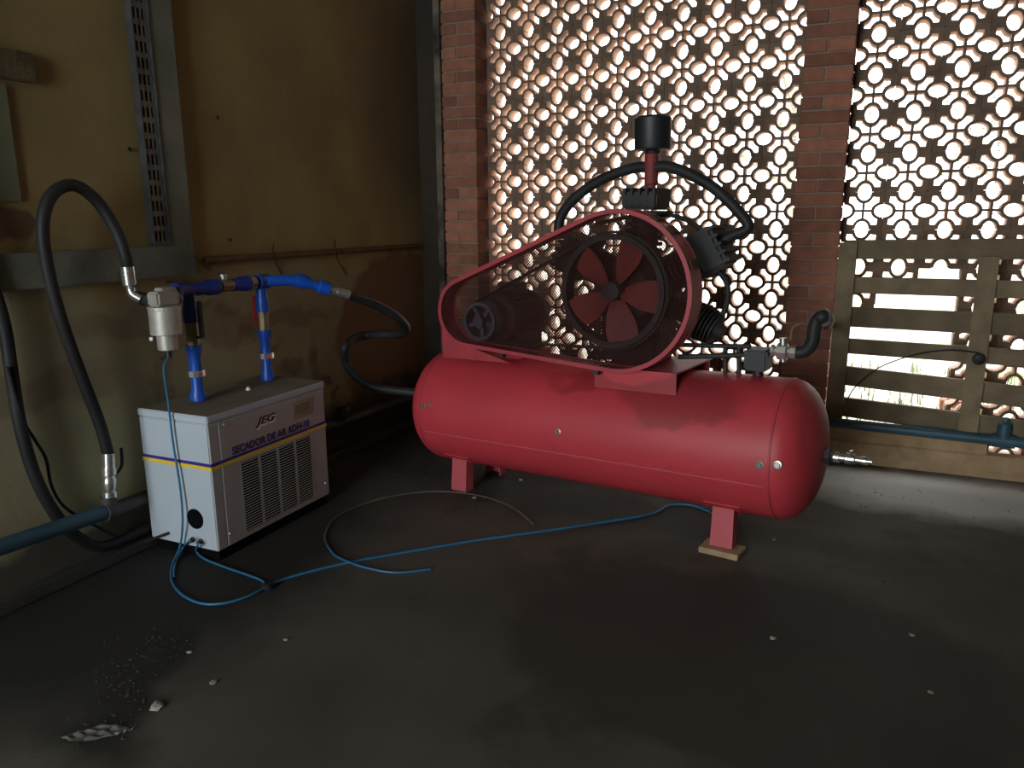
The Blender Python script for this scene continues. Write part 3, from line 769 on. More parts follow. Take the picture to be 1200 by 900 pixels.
# pump: crankcase and three finned cylinders fanned around the crank
PY = .11
PC = V(FC.x + .0, PY, FC.z - .02)
b = BM(); lathe(b, V(PC.x, -.10, PC.z), (0, 1, 0), [(0, .06), (.005, .13), (.04, .155), (.30, .155), (.35, .13), (.36, .05)], 28)
box(b, PC.x - .14, PC.x + .14, -.03, .20, .712, PC.z - .05, bev=.02)
crank = obj('crankcase', b, 'iron', comp, 40)
def cylinder(deg, label, r0=.11, r1=.26, hd=.075, hw=.075):
    t = radians(deg); ax = V(cos(t), 0, sin(t)); side = V(-sin(t), 0, cos(t))
    P0 = PC + ax * r0; b = BM(); prof = []
    n = 8; ln = r1 - r0
    prof.append((-.02, .058)); prof.append((0, .058))
    for k in range(n):
        s0 = ln * (k + .2) / n; s1 = ln * (k + .75) / n
        prof += [(s0, .058), (s0 + .001, .082), (s1, .082), (s1 + .001, .058)]
    prof.append((ln, .058))
    lathe(b, P0, ax, prof, 24)
    c = obj('cylinder', b, 'iron', comp, 30)
    m_ = Matrix((side, V(0, 1, 0), ax)).transposed().to_4x4(); m_.translation = PC + ax * r1
    b = BM(); box(b, -hw - .012, hw + .012, -hw - .010, hw + .010, 0, .016, m_, bev=.004); box(b, -hw, hw, -hw - .003, hw + .003, .018, hd, m_, bev=.014)
    for k in range(5): box(b, -hw + .005 + k * (hw * .42), -hw + .017 + k * (hw * .42), -hw - .004, hw + .004, .03, hd + .016, m_)
    obj('cylinder_head', b, 'iron', c)
    return PC + ax * (r1 + hd), ax
hT = L(757, 236, PY); hR = L(836, 292, PY)
dT = (V(hT.x, 0, hT.z) - V(PC.x, 0, PC.z)); dR = (V(hR.x, 0, hR.z) - V(PC.x, 0, PC.z))
aTop = math.degrees(atan2(dT.z, dT.x)); aRight = math.degrees(atan2(dR.z, dR.x))
eT = cylinder(aTop, 'top', r1=dT.length - .055, hd=.095, hw=.082)
eR = cylinder(aRight, 'right', r1=dR.length - .075, hd=.13, hw=.088)
eL = cylinder(180 - aRight + 4, 'left', r1=dR.length - .075, hd=.13, hw=.088)
# finned aftercooler low on the right and its pipe
q = L(833, 383, PY); t = atan2(q.z - PC.z, q.x - PC.x); ax = V(cos(t), 0, sin(t))
b = BM(); prof = [(0, .04)]
LQ = (q - PC).length - .04
for k in range(9):
    s0 = LQ - .07 + k * .016; prof += [(s0, .045), (s0 + .001, .085 - .003 * abs(k - 4)), (s0 + .008, .085 - .003 * abs(k - 4)), (s0 + .009, .045)]
prof += [(LQ + .10, .03)]
lathe(b, PC, ax, prof, 22); obj('aftercooler', b, 'iron', comp, 30)
b = BM(); tube(b, [L(842, 318, PY), L(851, 330, PY), L(853, 348, PY), L(848, 366, PY), L(838, 378, PY)], .012, 10); obj('cooler_pipe', b, 'iron', comp, 50)
b = BM(); tube(b, [L(700, 262, PY + .05), L(740, 254, PY + .05), L(785, 252, PY + .05), L(815, 264, PY + .05), L(828, 278, PY + .05)], .010, 10); obj('transfer_pipe', b, 'iron', comp, 50)
# air filter, stem, intake hoses
af = L(765, 156, PY); at_, ab_ = L(765, 137, PY), L(765, 175, PY)
b = BM(); rF = .078; hF = at_.z - ab_.z
lathe(b, V(af.x, PY, ab_.z - .02), (0, 0, 1), [(0, .030), (.012, .034), (.018, rF - .004), (.026, rF), (hF - .006, rF), (hF + .012, rF + .002), (hF + .022, rF - .01), (hF + .024, .02)], 32)
obj('air_filter', b, 'plastic_black', comp, 40)
st0, st1 = L(763, 178, PY), L(763, 214, PY)
b = BM(); lathe(b, V(st1.x, PY, st1.z - .03), (0, 0, 1), [(0, .022), (.02, .022), (.024, .030), (st0.z - st1.z, .030), (st0.z - st1.z + .04, .026)], 18)
stem = obj('intake_stem', b, 'red_dark', comp, 40)
b = BM(); tube(b, [L(763, 197, PY), L(748, 196, PY), L(722, 203, PY), L(692, 218, PY), L(668, 238, PY), L(656, 258, PY), L(655, 280, PY)], .024, 12); obj('intake_hose', b, 'rubber', comp, 50)
b = BM(); tube(b, [L(763, 197, PY), L(780, 195, PY), L(806, 203, PY), L(836, 220, PY), L(860, 242, PY), L(876, 262, PY), L(873, 270, PY), L(858, 276, PY), L(846, 284, PY)], .024, 12); obj('intake_hose', b, 'rubber', comp, 50)

# outlet group on top of the tank: pipe, pressure switch, silver valve, safety bits
OY = .02
b = BM(); tube(b, [L(795, 404, OY), L(830, 405, OY), L(880, 406, OY)], .010, 10); tube(b, [L(795, 418, OY - .06), L(845, 417, OY - .03), L(882, 415, OY)], .011, 10)
tube(b, [L(850, 404, OY), L(850, 443, OY)], .010, 10, smooth=False); tube(b, [L(866, 404, OY), L(866, 443, OY)], .010, 10, smooth=False)
obj('outlet_pipe', b, 'iron', comp, 50)
b = BM(); p0, p1 = L(876, 407, OY), L(902, 434, OY); box(b, p0.x, p1.x, OY - .05, OY + .05, p1.z, p0.z, bev=.008); cyl(b, V((p0.x + p1.x) / 2, OY, ZC + R - .01), V((p0.x + p1.x) / 2, OY, p1.z + .01), .022, 14)
obj('pressure_switch', b, 'plastic_black', comp)
b = BM(); vz = L(918, 411, OY)
lathe(b, L(904, 411, OY), (1, 0, 0), [(0, .026), (.012, .026), (.013, .018), (.022, .018), (.026, .034), (.062, .034), (.066, .020), (.076, .020), (.077, .028), (.098, .028)], 8)
cyl(b, V(vz.x, OY, vz.z), L(918, 396, OY), .016, 12); cyl(b, V(vz.x, OY, vz.z), L(918, 424, OY), .013, 12)
valve = obj('outlet_valve', b, 'steel', comp, 40)
b = BM(); tube(b, [L(926, 399, OY - .02), L(929, 384, OY - .02), L(942, 378, OY - .02)], .004, 6); obj('lever', b, 'brass', valve)
b = BM(); tube(b, [L(932, 413, OY), L(944, 411, OY), L(952, 400, OY), L(954, 386, OY), L(958, 374, OY), L(966, 371, OY), L(970, 376, OY + .12), L(969, 379, OY + .4), L(969, 380, OY + .8), L(969, 381, OY + 1.08)], .026, 12); obj('outlet_hose', b, 'rubber', comp, 50)
b = BM(); lathe(b, L(964, 372, OY), V(.5, .8, 0), [(0, .036), (.012, .036)], 18); obj('hose_clamp', b, 'steel', comp, 40)
# drain valve at the right end
b = BM(); dp = V(XB + DL - .006, 0, .0) + V(0, 0, L(975, 535, 0).z)
lathe(b, dp - V(.02, 0, 0), (1, 0, 0), [(0, .034), (.045, .034), (.047, .022), (.06, .022)], 6); obj('tank_bung', b, 'iron', comp)
b = BM(); lathe(b, dp + V(.038, 0, 0), (1, 0, 0), [(0, .024), (.02, .024), (.022, .016), (.04, .016), (.045, .024), (.075, .022), (.08, .014), (.10, .014), (.102, .018), (.118, .018), (.12, .011), (.138, .011)], 12)
cyl(b, dp + V(.10, 0, 0), dp + V(.10, 0, .035), .007, 8); obj('drain_valve', b, 'chrome', comp, 40)
b = BM(); hL = L(488, 461, -.02); lathe(b, V(-.985, -.02, hL.z), (1, 0, 0), [(0, .020), (.03, .020), (.031, .028), (.06, .028)], 8); obj('inlet_bung', b, 'steel', comp)

# timber packing under the right-hand legs
for s, lab in ((-1, 'pale wooden block under the front leg at the drain-valve end of the compressor'), (1, 'wooden block under the rear leg at the drain-valve end of the compressor')):
    c = toworld(V(.681 if s < 0 else .591, s * .185, 0)); h_ = c.z - .0015 - .001
    m_ = Matrix.Translation(V(c.x, c.y + s * -.0, 0)) @ Matrix.Rotation(TH, 4, 'Z')
    b = BM(); box(b, -.082 if s < 0 else -.045, .082 if s < 0 else .045, -.035 if s < 0 else -.075, .075 if s < 0 else .035, 0, h_ - .0015, m_, bev=.0035)
    o = obj('wood_block', b, 'wood_light'); tag(o, lab, 'block')

# ================================================================== AIR DRYER
DX0, DX1, DY0, DY1, DZ0, DZ1 = -0.062, 0.313, -2.52, -1.79, 0.045, 0.612
dr = thing('air_dryer', 'grey box-shaped refrigerated air dryer standing by the plaster wall', 'dryer', ((DX0 + DX1) / 2, (DY0 + DY1) / 2, 0))
b = BM(); box(b, DX0 + .012, DX1 - .012, DY0 + .012, DY1 - .012, 0, DZ0 + .002); obj('base', b, 'black', dr)
b = BM(); box(b, DX0, DX1 - .004, DY0, DY1, DZ0, DZ1 - .034, bev=.004); body = obj('body', b, 'dryer', dr)
b = BM(); box(b, DX0 - .002, DX1 + .001, DY0 - .002, DY1 + .002, DZ1 - .032, DZ1 - .002, bev=.004); lid = obj('lid', b, 'dryer', dr)
b = BM(); box(b, DX0 + .002, DX1 - .004, DY0 + .003, DY1 - .003, DZ1 - .003, DZ1 - .0005); obj('dusty_top', b, 'dryer_top', lid)
# front panel (faces the room, +x)
b = BM(); fx = DX1
FY0, FY1, FZ0, FZ1 = DY0 + .055, DY1 - .012, DZ0 + .005, DZ1 - .040
b = BM(); box(b, fx - .006, fx, FY0, FY1, FZ0, FZ1, bev=.002); panel = obj('front_panel', b, 'dryer_side', dr)
b = BM(); box(b, fx - .006, fx - .001, DY0 + .002, FY0 - .004, FZ0, FZ1, bev=.002); obj('corner_strip', b, 'dryer_side', dr)
def dpx(px, py): return atx(px, py, fx)
# louvres: four columns of dark slots
g0, g1 = dpx(281, 545), dpx(363, 505)
gy0, gy1 = dpx(284, 560).y, dpx(364, 530).y; gz1 = .377; gz0 = dpx(287, 624).z
gz0 = max(gz0, FZ0 + .022)
colw = (gy1 - gy0 - 3 * .018) / 4
for k in range(4):
    y0 = gy0 + k * (colw + .018); y1 = y0 + colw
    b = BM(); box(b, fx - .004, fx + .0006, y0, y1, gz0, gz1); lp = obj('louvre_opening', b, 'black', panel)
    b = BM(); n = 26
    for i in range(n):
        z = gz0 + (gz1 - gz0) * (i + .5) / n
        prism(b, [(fx + .0005, z + .0022), (fx + .0032, z + .0004), (fx + .0032, z - .0005), (fx + .0005, z + .0010)], y0 - .001, y1 + .001, lambda u, v, d: V(u, d, v))
    o = obj('louvres', b, 'dryer_side', panel); o['kind'] = 'stuff'
# stripes run round the front panel and the end
zs_b = atx(262, 541, fx).z
zb0, zb1 = .405, .417; zy0, zy1 = .389, .404
b = BM(); box(b, fx - .001, fx + .0012, DY0, DY1 - .001, zb0, zb1); box(b, DX0, DX1 + .0012, DY0 - .0022, DY0 + .001, zb0, zb1); obj('blue_stripe', b, 'stripe_blue', body)
b = BM(); box(b, fx - .001, fx + .0012, DY0, DY1 - .001, zy0, zy1); box(b, DX0, DX1 + .0012, DY0 - .0022, DY0 + .001, zy0, zy1); obj('yellow_stripe', b, 'stripe_yellow', body)
def text(name, s, y, z, size, m, parent, width=None, shear=0.0, dx=.0012, ext=.0004, bold=0.0):
    c = bpy.data.curves.new(name, 'FONT'); c.body = s; c.size = size; c.extrude = ext; c.shear = shear; c.offset = bold
    t = bpy.data.objects.new(name, c); COL.objects.link(t); bpy.context.view_layer.update()
    dg = bpy.context.evaluated_depsgraph_get(); me = bpy.data.meshes.new_from_object(t.evaluated_get(dg)); bpy.data.objects.remove(t)
    bm = BM(); bm.from_mesh(me); bpy.data.meshes.remove(me)
    xs = [v.co.x for v in bm.verts]; x0, w0 = min(xs), max(xs) - min(xs); k = (width / w0) if width else 1
    for v in bm.verts: v.co = V(fx + dx + v.co.z, y + (v.co.x - x0) * k, z + v.co.y)
    return obj(name, bm, m, parent)
ty0, ty1 = dpx(272, 530).y, dpx(362, 493).y
text('model_lettering', 'SECADOR DE AR ADH-10', ty0, zb1 + .006, .045, 'ink', panel, width=ty1 - ty0, bold=.0013)
ly0, ly1 = dpx(299, 498).y, dpx(323, 488).y
text('maker_logo', 'JEG', ly0, .510, .042, 'ink_black', panel, width=ly1 - ly0, shear=.35, bold=.0016)
text('maker_logo_outline', 'JEG', ly0 + .007, .501, .042, 'white', panel, width=ly1 - ly0, shear=.35, dx=.0008, bold=.0018)
b = BM(); p = (dpx(342, 478), dpx(365, 466)); py0, py1 = p[0].y, p[1].y; pz = .515
box(b, fx, fx + .002, py0, py1, .478, .555, bev=.0008); dpl = obj('data_plate', b, 'label', panel)
b = BM(); box(b, fx + .002, fx + .0024, py0 + .02, py1 - .02, .495, .540); obj('plate_print', b, 'dryer_top', dpl)
for (yy, zz) in ((FY0 + .03, FZ1 - .012), (FY0 + .012, FZ0 + .05), (FY1 - .02, FZ0 + .06)):
    b = BM(); lathe(b, (fx, yy, zz), (1, 0, 0), [(0, .006), (.003, .005)], 10); obj('screw', b, 'steel', panel)
# end face: round hole, two drain outlets, dark rod
hc = aty(229, 608, DY0); b = BM(); lathe(b, V(hc.x, DY0 - .0025, hc.z), (0, 1, 0), [(0, .043), (.004, .043)], 32); obj('round_opening', b, 'black', body)
oA, oB = aty(226.5, 632, DY0), aty(236, 634, DY0)
for c in (oA, oB):
    b = BM(); lathe(b, c + V(0, .004, 0), (0, -1, 0), [(0, .011), (.012, .011), (.013, .007), (.026, .007)], 12); obj('drain_outlet', b, 'pipe_dark', body, 40)
b = BM(); cyl(b, aty(197, 625, DY0 - .01), V(-.09, DY0 - .03, aty(182, 634, DY0).z - .005), .006, 8); obj('cable_gland', b, 'rubber', body, 40)

# ================================================================== BLUE PIPEWORK OVER THE DRYER
RX = 0.10
def topz(px, py): return atz(px, py, DZ1)
R1 = topz(233, 470); R2 = topz(314, 446)
HX1, HX2 = R1.x, R2.x
def online(px, py, base_pt):   # vertical line through a point on the dryer top: nearest height at pixel row
    P = aty(px, py, base_pt.y); return P.z
zt1 = online(228, 340, R1); zt2 = online(301, 330, R2)
man = thing('blue_pipe_manifold', 'blue pipe fittings with two risers and valves standing on the dryer', 'pipework', (R1.x, R1.y, DZ1))
def riser(P, zs, name, dark_top):
    """zs: pixel rows on the riser: bottom, nut, cone top, valve top, tee"""
    b = BM(); z0 = DZ1 - .001; zN = zs[0]; zC = zs[1]
    lathe(b, V(P.x, P.y, z0), (0, 0, 1), [(0, .020), (.006, .020), (.007, .034), (.030, .034), (.060, .024), (zN - z0, .024), (zN - z0 + .03, .024), (zC - z0 - .05, .024), (zC - z0 - .02, .033), (zC - z0, .033)], 20)
    r = obj('riser', b, 'blue', man, 40)
    b = BM(); lathe(b, V(P.x, P.y, zN - .013), (0, 0, 1), [(0, .026), (0, .036), (.026, .036), (.026, .026)], 12); obj('union_nut', b, 'chrome', r)
    b = BM(); lathe(b, V(P.x, P.y, zC), (0, 0, 1), [(0, .026), (zs[2] - zC, .026)], 8); vb = obj('valve_body', b, 'brass', man)
    b = BM(); lathe(b, V(P.x, P.y, zs[2]), (0, 0, 1), [(0, .031), (.05, .031), (.075, .026), (zs[3] - zs[2], .026)], 20); obj('upper_riser', b, dark_top, man, 40)
    return vb
zr1 = [online(229.5, 437, R1), online(229, 404, R1), online(229, 378, R1), zt1]
zr2 = [online(309, 416, R2), online(307, 386, R2), online(305, 365, R2), zt2]
vb1 = riser(R1, zr1, 'r1', 'blue_dark'); vb2 = riser(R2, zr2, 'r2', 'blue')
def lever(P, z0, z1, dx, m, vb):
    b = BM(); tube(b, [V(P.x, P.y, z0), V(P.x + dx, P.y, z0 + .004)], .006, 8, smooth=False)
    box(b, P.x + dx - .008, P.x + dx + .008, P.y - .011, P.y + .011, min(z0, z1), max(z0, z1), bev=.004); obj('valve_lever', b, m, vb)
lever(R1, zr1[1] + .03, zr1[2] + .09, .052, 'plastic_black', vb1)
lever(R2, zr2[1] + .03, zr2[2] + .075, -.045, 'red_plastic', vb2)
T1 = V(R1.x, R1.y, zt1); T2 = V(R2.x, R2.y, zt2)
b = BM(); hd = (T2 - T1); Lh = hd.length; hn = hd.normalized()
A0 = T1 - hn * .07
lathe(b, A0, hn, [(0, .033), (.045, .033), (.05, .028), (.07 + Lh * .22, .028), (.07 + Lh * .24, .034), (.07 + Lh * .36, .034), (.07 + Lh * .38, .024)], 20); obj('tee_run', b, 'blue_dark', man, 40)
b = BM(); lathe(b, T1 + hn * Lh * .40, hn, [(0, .027), (Lh * .16, .027), (Lh * .165, .022), (Lh * .2, .022)], 8); hv = obj('check_valve', b, 'brass', man)
b = BM(); c = T1 + hn * Lh * .47; lathe(b, c + V(0, 0, .02), (0, 0, 1), [(0, .012), (.02, .012), (.022, .018), (.03, .016)], 10); obj('valve_cap', b, 'steel', hv)
b = BM(); lathe(b, T1 + hn * Lh * .58, hn, [(0, .028), (Lh * .10, .028), (Lh * .12, .034), (Lh * .24, .034), (Lh * .25, .024), (Lh * .42, .024)], 20); obj('union_sleeve', b, 'blue_dark', man, 40)
b = BM(); lathe(b, T1 + hn * Lh * .80, hn, [(0, .037), (Lh * .07, .037)], 8); obj('union_nut', b, 'brass', man)
# arm leaving the second tee towards the compressor hose
def armp(px, py, t): P = T2 + hn * 0; q = aty(px, py, T2.y + t); return q
E0 = T2; E1 = armp(352, 329, .14); E2 = armp(386, 339, .24)
b = BM(); lathe(b, E0 - hn * .03, hn, [(0, .036), (.07, .036), (.08, .028)], 20, cap=True); tube(b, [E0, E0.lerp(E1, .5) + V(0, 0, .004), E1], .026, 16); obj('outlet_arm', b, 'blue', man, 40)
b = BM(); da = (E2 - E1).normalized(); la = (E2 - E1).length
lathe(b, E1 - da * .02, da, [(0, .034), (.05, .034), (.07, .022), (la * .75, .024), (la * .8, .033), (la + .02, .033)], 20); obj('reducer', b, 'blue', man, 40)

# ---- line filter hanging at the end of the tee
fd = aty(192, 360, A0.y - .09)
FX, FY = fd.x, A0.y - .09
fl = thing('line_filter', 'silver cast compressed-air filter with stepped bowl and drain', 'filter', (FX, FY, aty(188, 408, FY).z))
zf = lambda py: aty(188, py, FY).z
b = BM(); lathe(b, V(FX, FY, zf(391)), (0, 0, 1), [(0, .055), (.002, .059), (zf(362) - zf(391), .059), (zf(362) - zf(391) + .003, .054)], 32); bowl = obj('bowl', b, 'alu', fl, 40)
b = BM(); lathe(b, V(FX, FY, zf(409)), (0, 0, 1), [(0, .035), (.003, .038), (zf(391) - zf(409), .038)], 28); obj('lower_bowl', b, 'alu', fl, 40)
b = BM(); lathe(b, V(FX, FY, zf(363)), (0, 0, 1), [(0, .056), (.004, .061), (.014, .061), (.018, .05)], 24); box(b, FX - .034, FX + .030, FY - .05, FY + .06, zf(358), zf(341), bev=.008); box(b, FX - .025, FX + .02, FY - .02, FY + .055, zf(342), zf(337), bev=.005); obj('filter_head', b, 'alu', fl)
b = BM(); cyl(b, V(FX + .02, FY + .05, zf(351)), A0 + hn * .01, .024, 12); obj('head_nipple', b, 'steel_dark', fl, 40)
b = BM(); lathe(b, V(FX - .042, FY - .03, zf(396)), (-1, -.6, 0), [(0, .008), (.012, .008)], 10); obj('sight_plug', b, 'white', bowl)
b = BM(); cyl(b, V(FX, FY, zf(409)), V(FX, FY, zf(418)), .012, 12); tube(b, [V(FX, FY, zf(414)), V(FX - .03, FY - .01, zf(420))], .006, 8, smooth=False); obj('drain_cock', b, 'plastic_black', fl, 40)
b = BM(); eA = aty(160, 349, FY - .02); lathe(b, V(FX - .05, FY - .02, zf(351)), eA - V(FX - .05, FY - .02, zf(351)), [(-.01, .022), (.03, .022), (.032, .028), (.055, .028)], 8); obj('inlet_nut', b, 'iron', fl)

# ================================================================== HOSES
# hose looping from the wall valve up and over to the filter
HD = XW + .085
vx = atx(127, 590, HD)
hose1 = thing('rubber_hose', 'thick black rubber hose arching up from the wall valve to the silver filter', 'hose', (vx.x, vx.y, 0.2))
hp = [atx(127, 533, HD), atx(117, 497, HD), atx(97, 445, HD), atx(74, 382, HD + .01), atx(57, 320, HD + .02), atx(50, 265, HD + .03)]
hp += [atx(60, 229, HD + .03), atx(85, 217, HD + .03), atx(112, 234, HD + .03), aty(135, 268, FY - .09), aty(147, 300, FY - .07), aty(149, 314, FY - .06)]
b = BM(); tube(b, hp, .022, 14); obj('hose_run', b, 'rubber_dusty', hose1, 60)
f0, f1, f2, f3 = aty(149, 312, FY - .06), aty(152, 333, FY - .055), aty(156, 345, FY - .05), aty(166, 351, FY - .04)
b = BM(); cyl(b, f0, f1, .0265, 16); obj('ferrule', b, 'chrome', hose1, 40)
b = BM(); tube(b, [f1, f1.lerp(f2, .5) + V(-.004, 0, 0), f2, f3], .017, 12); obj('elbow', b, 'chrome', hose1, 50)
b = BM(); cyl(b, atx(127, 531, HD), atx(127.5, 547, HD), .0245, 16); obj('ferrule', b, 'chrome', hose1, 40)
# wall pipe (left, blue) with ball valve
zp = 0.205
wp = thing('wall_pipe', 'blue-grey steel pipe along the foot of the plaster wall ending at a valve', 'pipe', (HD, -3.0, zp))
pL0, pL1 = atx(-60, 661, XW + .14), atx(124, 600, HD)
dl_ = (pL1 - pL0).normalized()
b = BM(); cyl(b, pL0 - dl_ * 1.2, pL1, .030, 18); obj('pipe_run', b, 'pipe_blue', wp, 40)
b = BM(); cyl(b, pL1 - dl_ * .01, pL1 + dl_ * .05, .037, 18); cyl(b, pL1 + dl_ * .02, pL1 + dl_ * .02 + V(0, 0, .06), .03, 14); obj('tee_fitting', b, 'pipe_dark', wp, 40)
pr_ = V(XW + .06, -0.12, atx(480, 468, XW + .06).z)
b = BM(); tube(b, [pL1 + dl_ * .03, V(XW + .036, -2.45, atx(165, 585, XW + .036).z), V(XW + .036, -1.8, .215), V(XW + .045, -1.1, .205), pr_], .028, 14); obj('pipe_extension', b, 'pipe_dark', wp, 50)
vz0, vz1 = atx(128.5, 583, HD), atx(127.5, 547, HD)
b = BM(); d_ = vz1 - vz0; lz = d_.length
lathe(b, vz0, d_, [(-.03, .020), (0, .020), (.002, .028), (.025, .028), (.03, .022), (lz * .45, .027), (lz * .6, .027), (lz * .7, .021), (lz * .75, .028), (lz, .028)], 14); vb = obj('ball_valve', b, 'chrome', wp, 40)
b = BM(); tube(b, [atx(133, 558, HD), atx(139, 552, HD), atx(143, 543, HD), atx(142, 525, HD)], .006, 8); obj('valve_lever', b, 'iron', vb, 50)
b = BM(); c = V(XW + .065, atx(402, 482, XW + .065).y, atx(402, 484, XW + .065).z)
lathe(b, c - V(0, 0, .04), (0, 0, 1), [(0, .02), (.02, .02), (.022, .036), (.06, .04), (.075, .03), (.08, .012)], 16); obj('gauge_cap', b, 'plastic_black', wp, 40)
# second hose coming down the wall
hose2 = thing('rubber_hose', 'thick black rubber hose hanging down the wall behind the blue pipe', 'hose', tuple(atx(40, 560, XW + .05)))
HE = XW + .045
b = BM(); tube(b, [V(HE, atx(-150, 100, HE).y, ROOM_Z - .01), V(HE, atx(-120, 100, HE).y, 2.7), atx(-75, 170, HE), atx(-30, 280, HE), atx(2, 370, HE), atx(14, 440, HE), atx(24, 500, HE), atx(42, 560, HE), atx(66, 604, HE), atx(92, 630, HE + .01), atx(125, 640, HE + .005), V(XW + .035, -2.45, .085), V(XW + .03, -2.2, .09)], .022, 14); obj('hose_run', b, 'rubber_dusty', hose2, 60)
b = BM(); tube(b, [atx(8, 430, HE + .024), atx(25, 488, HE + .015), atx(40, 514, HE), atx(54, 538, HE - .01), atx(60, 568, HE - .01), atx(72, 590, HE - .01), atx(90, 604, HE - .01), atx(120, 620, HE), atx(138, 628, HE)], .006, 8)
tag(obj('electric_cable', b, 'rubber'), 'thin black cable hanging down the plaster wall beside the hose', 'cable')
# hose from the blue arm to the tank
hose3 = thing('rubber_hose', 'black rubber hose snaking from the blue outlet arm to the red tank', 'hose', tuple(E2))
te = toworld(V(-.985, -.02, hL.z)); tn = -ca
F0 = E2 - da * .01; F1 = F0 + da * .025; F2 = F1 + da * .07
b = BM(); cyl(b, F0, F1 + da * .005, .016, 12); lathe(b, F1, da, [(0, .020), (.018, .020), (.02, .024), (.085, .025)], 14); obj('ferrule', b, 'chrome', hose3, 40)
F3 = F1 + da * .075
g1_ = te + tn * .03; g2_ = te + tn * .10 + V(0, 0, .003)
ym = (F3.y + te.y) / 2
def hpt(px, py, Y): return aty(px, py, Y)
hpts = [F3, hpt(440, 357, F3.y + .18), hpt(464, 371, F3.y + .30), hpt(476, 384, F3.y + .42), hpt(470, 391, F3.y + .50), hpt(448, 392, F3.y + .52), hpt(424, 394, F3.y + .50), hpt(406, 404, te.y - .12), hpt(405, 424, te.y - .10), hpt(420, 443, te.y - .07), hpt(440, 454, te.y - .03), g2_]
b = BM(); tube(b, hpts, .024, 14); obj('hose_run', b, 'rubber', hose3, 60)
b = BM(); cyl(b, g2_, g1_, .020, 12); lathe(b, te, tn, [(-.005, .018), (.012, .018), (.013, .024), (.035, .024)], 6); obj('ferrule', b, 'steel', hose3)
# thin blue tubes
TB_R = .0046
def fl_(px, py, z=.006): return atz(px, py, z)
FD = FY
dA = [V(FX, FY, zf(417)), aty(192, 432, FY - .05), aty(197, 470, DY0 - .02), aty(203, 520, DY0 - .02), aty(211, 570, DY0 - .022), aty(214, 610, DY0 - .03), atz(211, 640, .05), fl_(202, 662), fl_(201, 680), fl_(212, 696), fl_(235, 707), fl_(262, 707), fl_(290, 699), fl_(311, 688)]
b = BM(); tube(b, dA, TB_R, 8); tag(obj('blue_drain_tube', b, 'blue_hose'), 'thin blue plastic tube dropping from the silver filter and looping on the floor', 'tube')
b = BM(); tube(b, [oA + V(0, -.02, 0), aty(222, 634, DY0 - .05), atz(215, 641, .03), fl_(208, 655), fl_(204.5, 664), fl_(203.5, 676)], TB_R, 8)
tag(obj('blue_drain_tube', b, 'blue_hose'), 'short thin blue tube curling from the left drain outlet of the dryer', 'tube')
b = BM(); tube(b, [oB + V(0, -.02, 0), aty(232, 638, DY0 - .04), atz(230, 646, .03), fl_(240, 655), fl_(262, 664), fl_(288, 673), fl_(306, 680), fl_(313, 687)], TB_R, 8)
tag(obj('blue_drain_tube', b, 'blue_hose'), 'thin blue tube from the right drain outlet of the dryer across the floor', 'tube')
jn = thing('long_blue_tube', 'long thin blue tube lying across the floor from the dryer to under the tank', 'tube', tuple(fl_(315, 686)))
b = BM(); tube(b, [fl_(317, 685, .008), fl_(345, 675), fl_(400, 661), fl_(470, 648), fl_(560, 633), fl_(640, 622), fl_(720, 610), fl_(765, 602), fl_(785, 592), fl_(810, 592), fl_(832, 600)], TB_R + .001, 8); obj('tube_run', b, 'blue_hose', jn, 60)
b = BM(); p = fl_(314, 687, .011); box(b, p.x - .022, p.x + .022, p.y - .016, p.y + .016, .0005, .022, bev=.005); obj('tube_connector', b, 'plastic_black', jn)
lt = thing('loose_tube', 'loose dirty tube with a blue end curled on the floor before the compressor', 'tube', tuple(fl_(382, 630)))
b = BM(); tube(b, [fl_(625, 615), fl_(606, 598), fl_(578, 585), fl_(545, 578), fl_(505, 576), fl_(462, 581), fl_(422, 592), fl_(392, 608), fl_(381, 626), fl_(384, 640)], TB_R, 8); obj('dirty_section', b, 'dirty_hose', lt, 60)
b = BM(); tube(b, [fl_(384, 640), fl_(393, 651), fl_(410, 659, .014), fl_(432, 666, .012), fl_(465, 671), fl_(505, 667)], TB_R, 8); obj('blue_section', b, 'blue_hose', lt, 60)

# small fixings on the wall
for px, py, lab in ((196, 334, 'small dark metal hook under the concrete sill, farther from the sill corner'), (216, 334, 'small dark metal hook under the concrete sill close to its corner')):
    p = pw(px, py, .0); b = BM(); tube(b, [p + V(-.004, 0, .012), p + V(.03, 0, .010), p + V(.036, 0, -.012), p + V(.03, 0, -.035)], .006, 8)
    tag(obj('wall_hook', b, 'iron', None, 50), lab, 'hook', 'hooks under the sill')
for px, py, lab in ((253, 138, 'dark nail head high in the bare plaster beyond the concrete upright'), (150, 175, 'dark nail head in the plaster panel beside the perforated channel'), (268, 281, 'dark nail head just above the end of the wooden rail')):
    p = pw(px, py, .0); b = BM(); lathe(b, p - V(.01, 0, 0), (1, 0, 0), [(0, .004), (.018, .004), (.019, .009), (.022, .009)], 8)
    tag(obj('wall_nail', b, 'iron'), lab, 'nail', 'nails in the plaster wall')
b = BM(); tube(b, [pw(228, 300, .045), pw(240, 312, .05), T1.lerp(T2, .42) + V(-.03, 0, .07), T1.lerp(T2, .46) + V(0, 0, .04)], .003, 6)
tag(obj('thin_wire', b, 'rubber'), 'thin dark wire from the sill corner to the blue pipework', 'wire')
p = atz(291, 457, DZ1); b = BM(); lathe(b, V(p.x, p.y, DZ1), (0, 0, 1), [(0, .011), (.008, .011), (.009, .006), (.014, .006)], 6)
tag(obj('pale_nut', b, 'white'), 'small pale nut left on the dusty dryer top', 'nut')

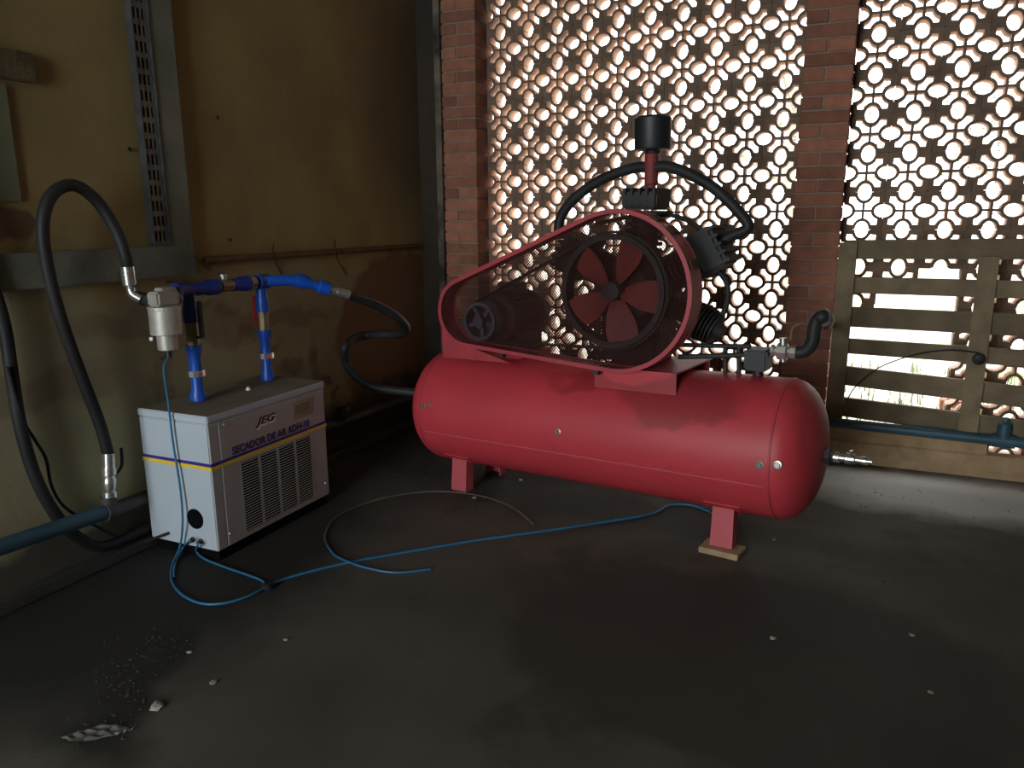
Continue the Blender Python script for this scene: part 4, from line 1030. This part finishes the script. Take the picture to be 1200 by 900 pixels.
# ================================================================== FLOOR LITTER
def pebble(bm, p, s, rr):
    vs = bmesh.ops.create_icosphere(bm, subdivisions=1, radius=s)['verts']
    for v in vs:
        v.co *= rr.uniform(.6, 1.2); v.co.z = v.co.z * .45; v.co += p + V(0, 0, s * .3)
rr = random.Random(3)
b = BM()
for (px, py, n, sx, sy, smin, smax) in [(150, 795, 90, 38, 36, .002, .006), (190, 755, 60, 36, 22, .002, .005), (120, 855, 40, 40, 20, .002, .005), (585, 570, 40, 60, 22, .003, .010),
                                       (540, 592, 25, 25, 12, .003, .011), (330, 640, 20, 120, 60, .002, .006), (700, 640, 30, 220, 60, .002, .006), (980, 720, 40, 200, 120, .002, .007), (1060, 590, 45, 130, 25, .002, .005), (460, 560, 30, 60, 25, .003, .009)]:
    for k in range(n):
        p = atz(px + rr.gauss(0, sx * .6), py + rr.gauss(0, sy * .6), 0)
        if XW + .08 < p.x < 6 and p.y < -.16: pebble(b, p, rr.uniform(smin, smax), rr)
o = obj('floor_grit', b, 'litter'); o['kind'] = 'stuff'; tag(o, 'dark grit and leaf litter scattered over the floor', 'grit')
chips = [(184, 829, .022, 'broken pale concrete chip with a dark core beside the floor hollow'), (250, 801, .012, 'small pale pebble on the dark floor in front of the dryer'), (222, 765, .010, 'small pale flake on the litter trail before the dryer'),
         (556, 584, .014, 'pale pebble beside the front leg at the hose end of the compressor'), (610, 563, .013, 'pale pebble on the floor under the middle of the tank'), (907, 633, .009, 'small pale chip beside the wood block'),
         (906, 749, .012, 'flat pale chip on the open floor before the tank'), (1068, 745, .010, 'small pale chip lying alone on the right-hand floor'), (1090, 812, .010, 'small light fragment lying at the front of the open floor'), (335, 750, .009, 'tiny white fragment on the dark floor')]
for (px, py, s, lab) in chips:
    b = BM(); p = atz(px, py, 0); pebble(b, p, s, rr); o = obj('stone_chip', b, 'chip'); tag(o, lab, 'chip', 'stone chips on the floor')
# crumpled grey rag in the hollow of the floor
b = BM(); c = atz(114, 861, 0); n = 16; gv = {}
for i in range(n):
    for j in range(n):
        u, v = i / (n - 1) - .5, j / (n - 1) - .5; k = 1 - .55 * abs(u * 2)
        gv[(i, j)] = b.verts.new(c + V(u * .13 + v * .03, v * .10 * k + u * .06, .003 + .008 * max(0, sin(u * 13 + v * 9) * cos(v * 11 - u * 4)) + rr.uniform(0, .002)))
for i in range(n - 1):
    for j in range(n - 1): b.faces.new((gv[(i, j)], gv[(i + 1, j)], gv[(i + 1, j + 1)], gv[(i, j + 1)]))
tag(obj('crumpled_rag', b, 'rag', None, 30), 'crumpled grey scrap lying in the dark hollow of the floor', 'scrap')
print('objects', len(bpy.data.objects))
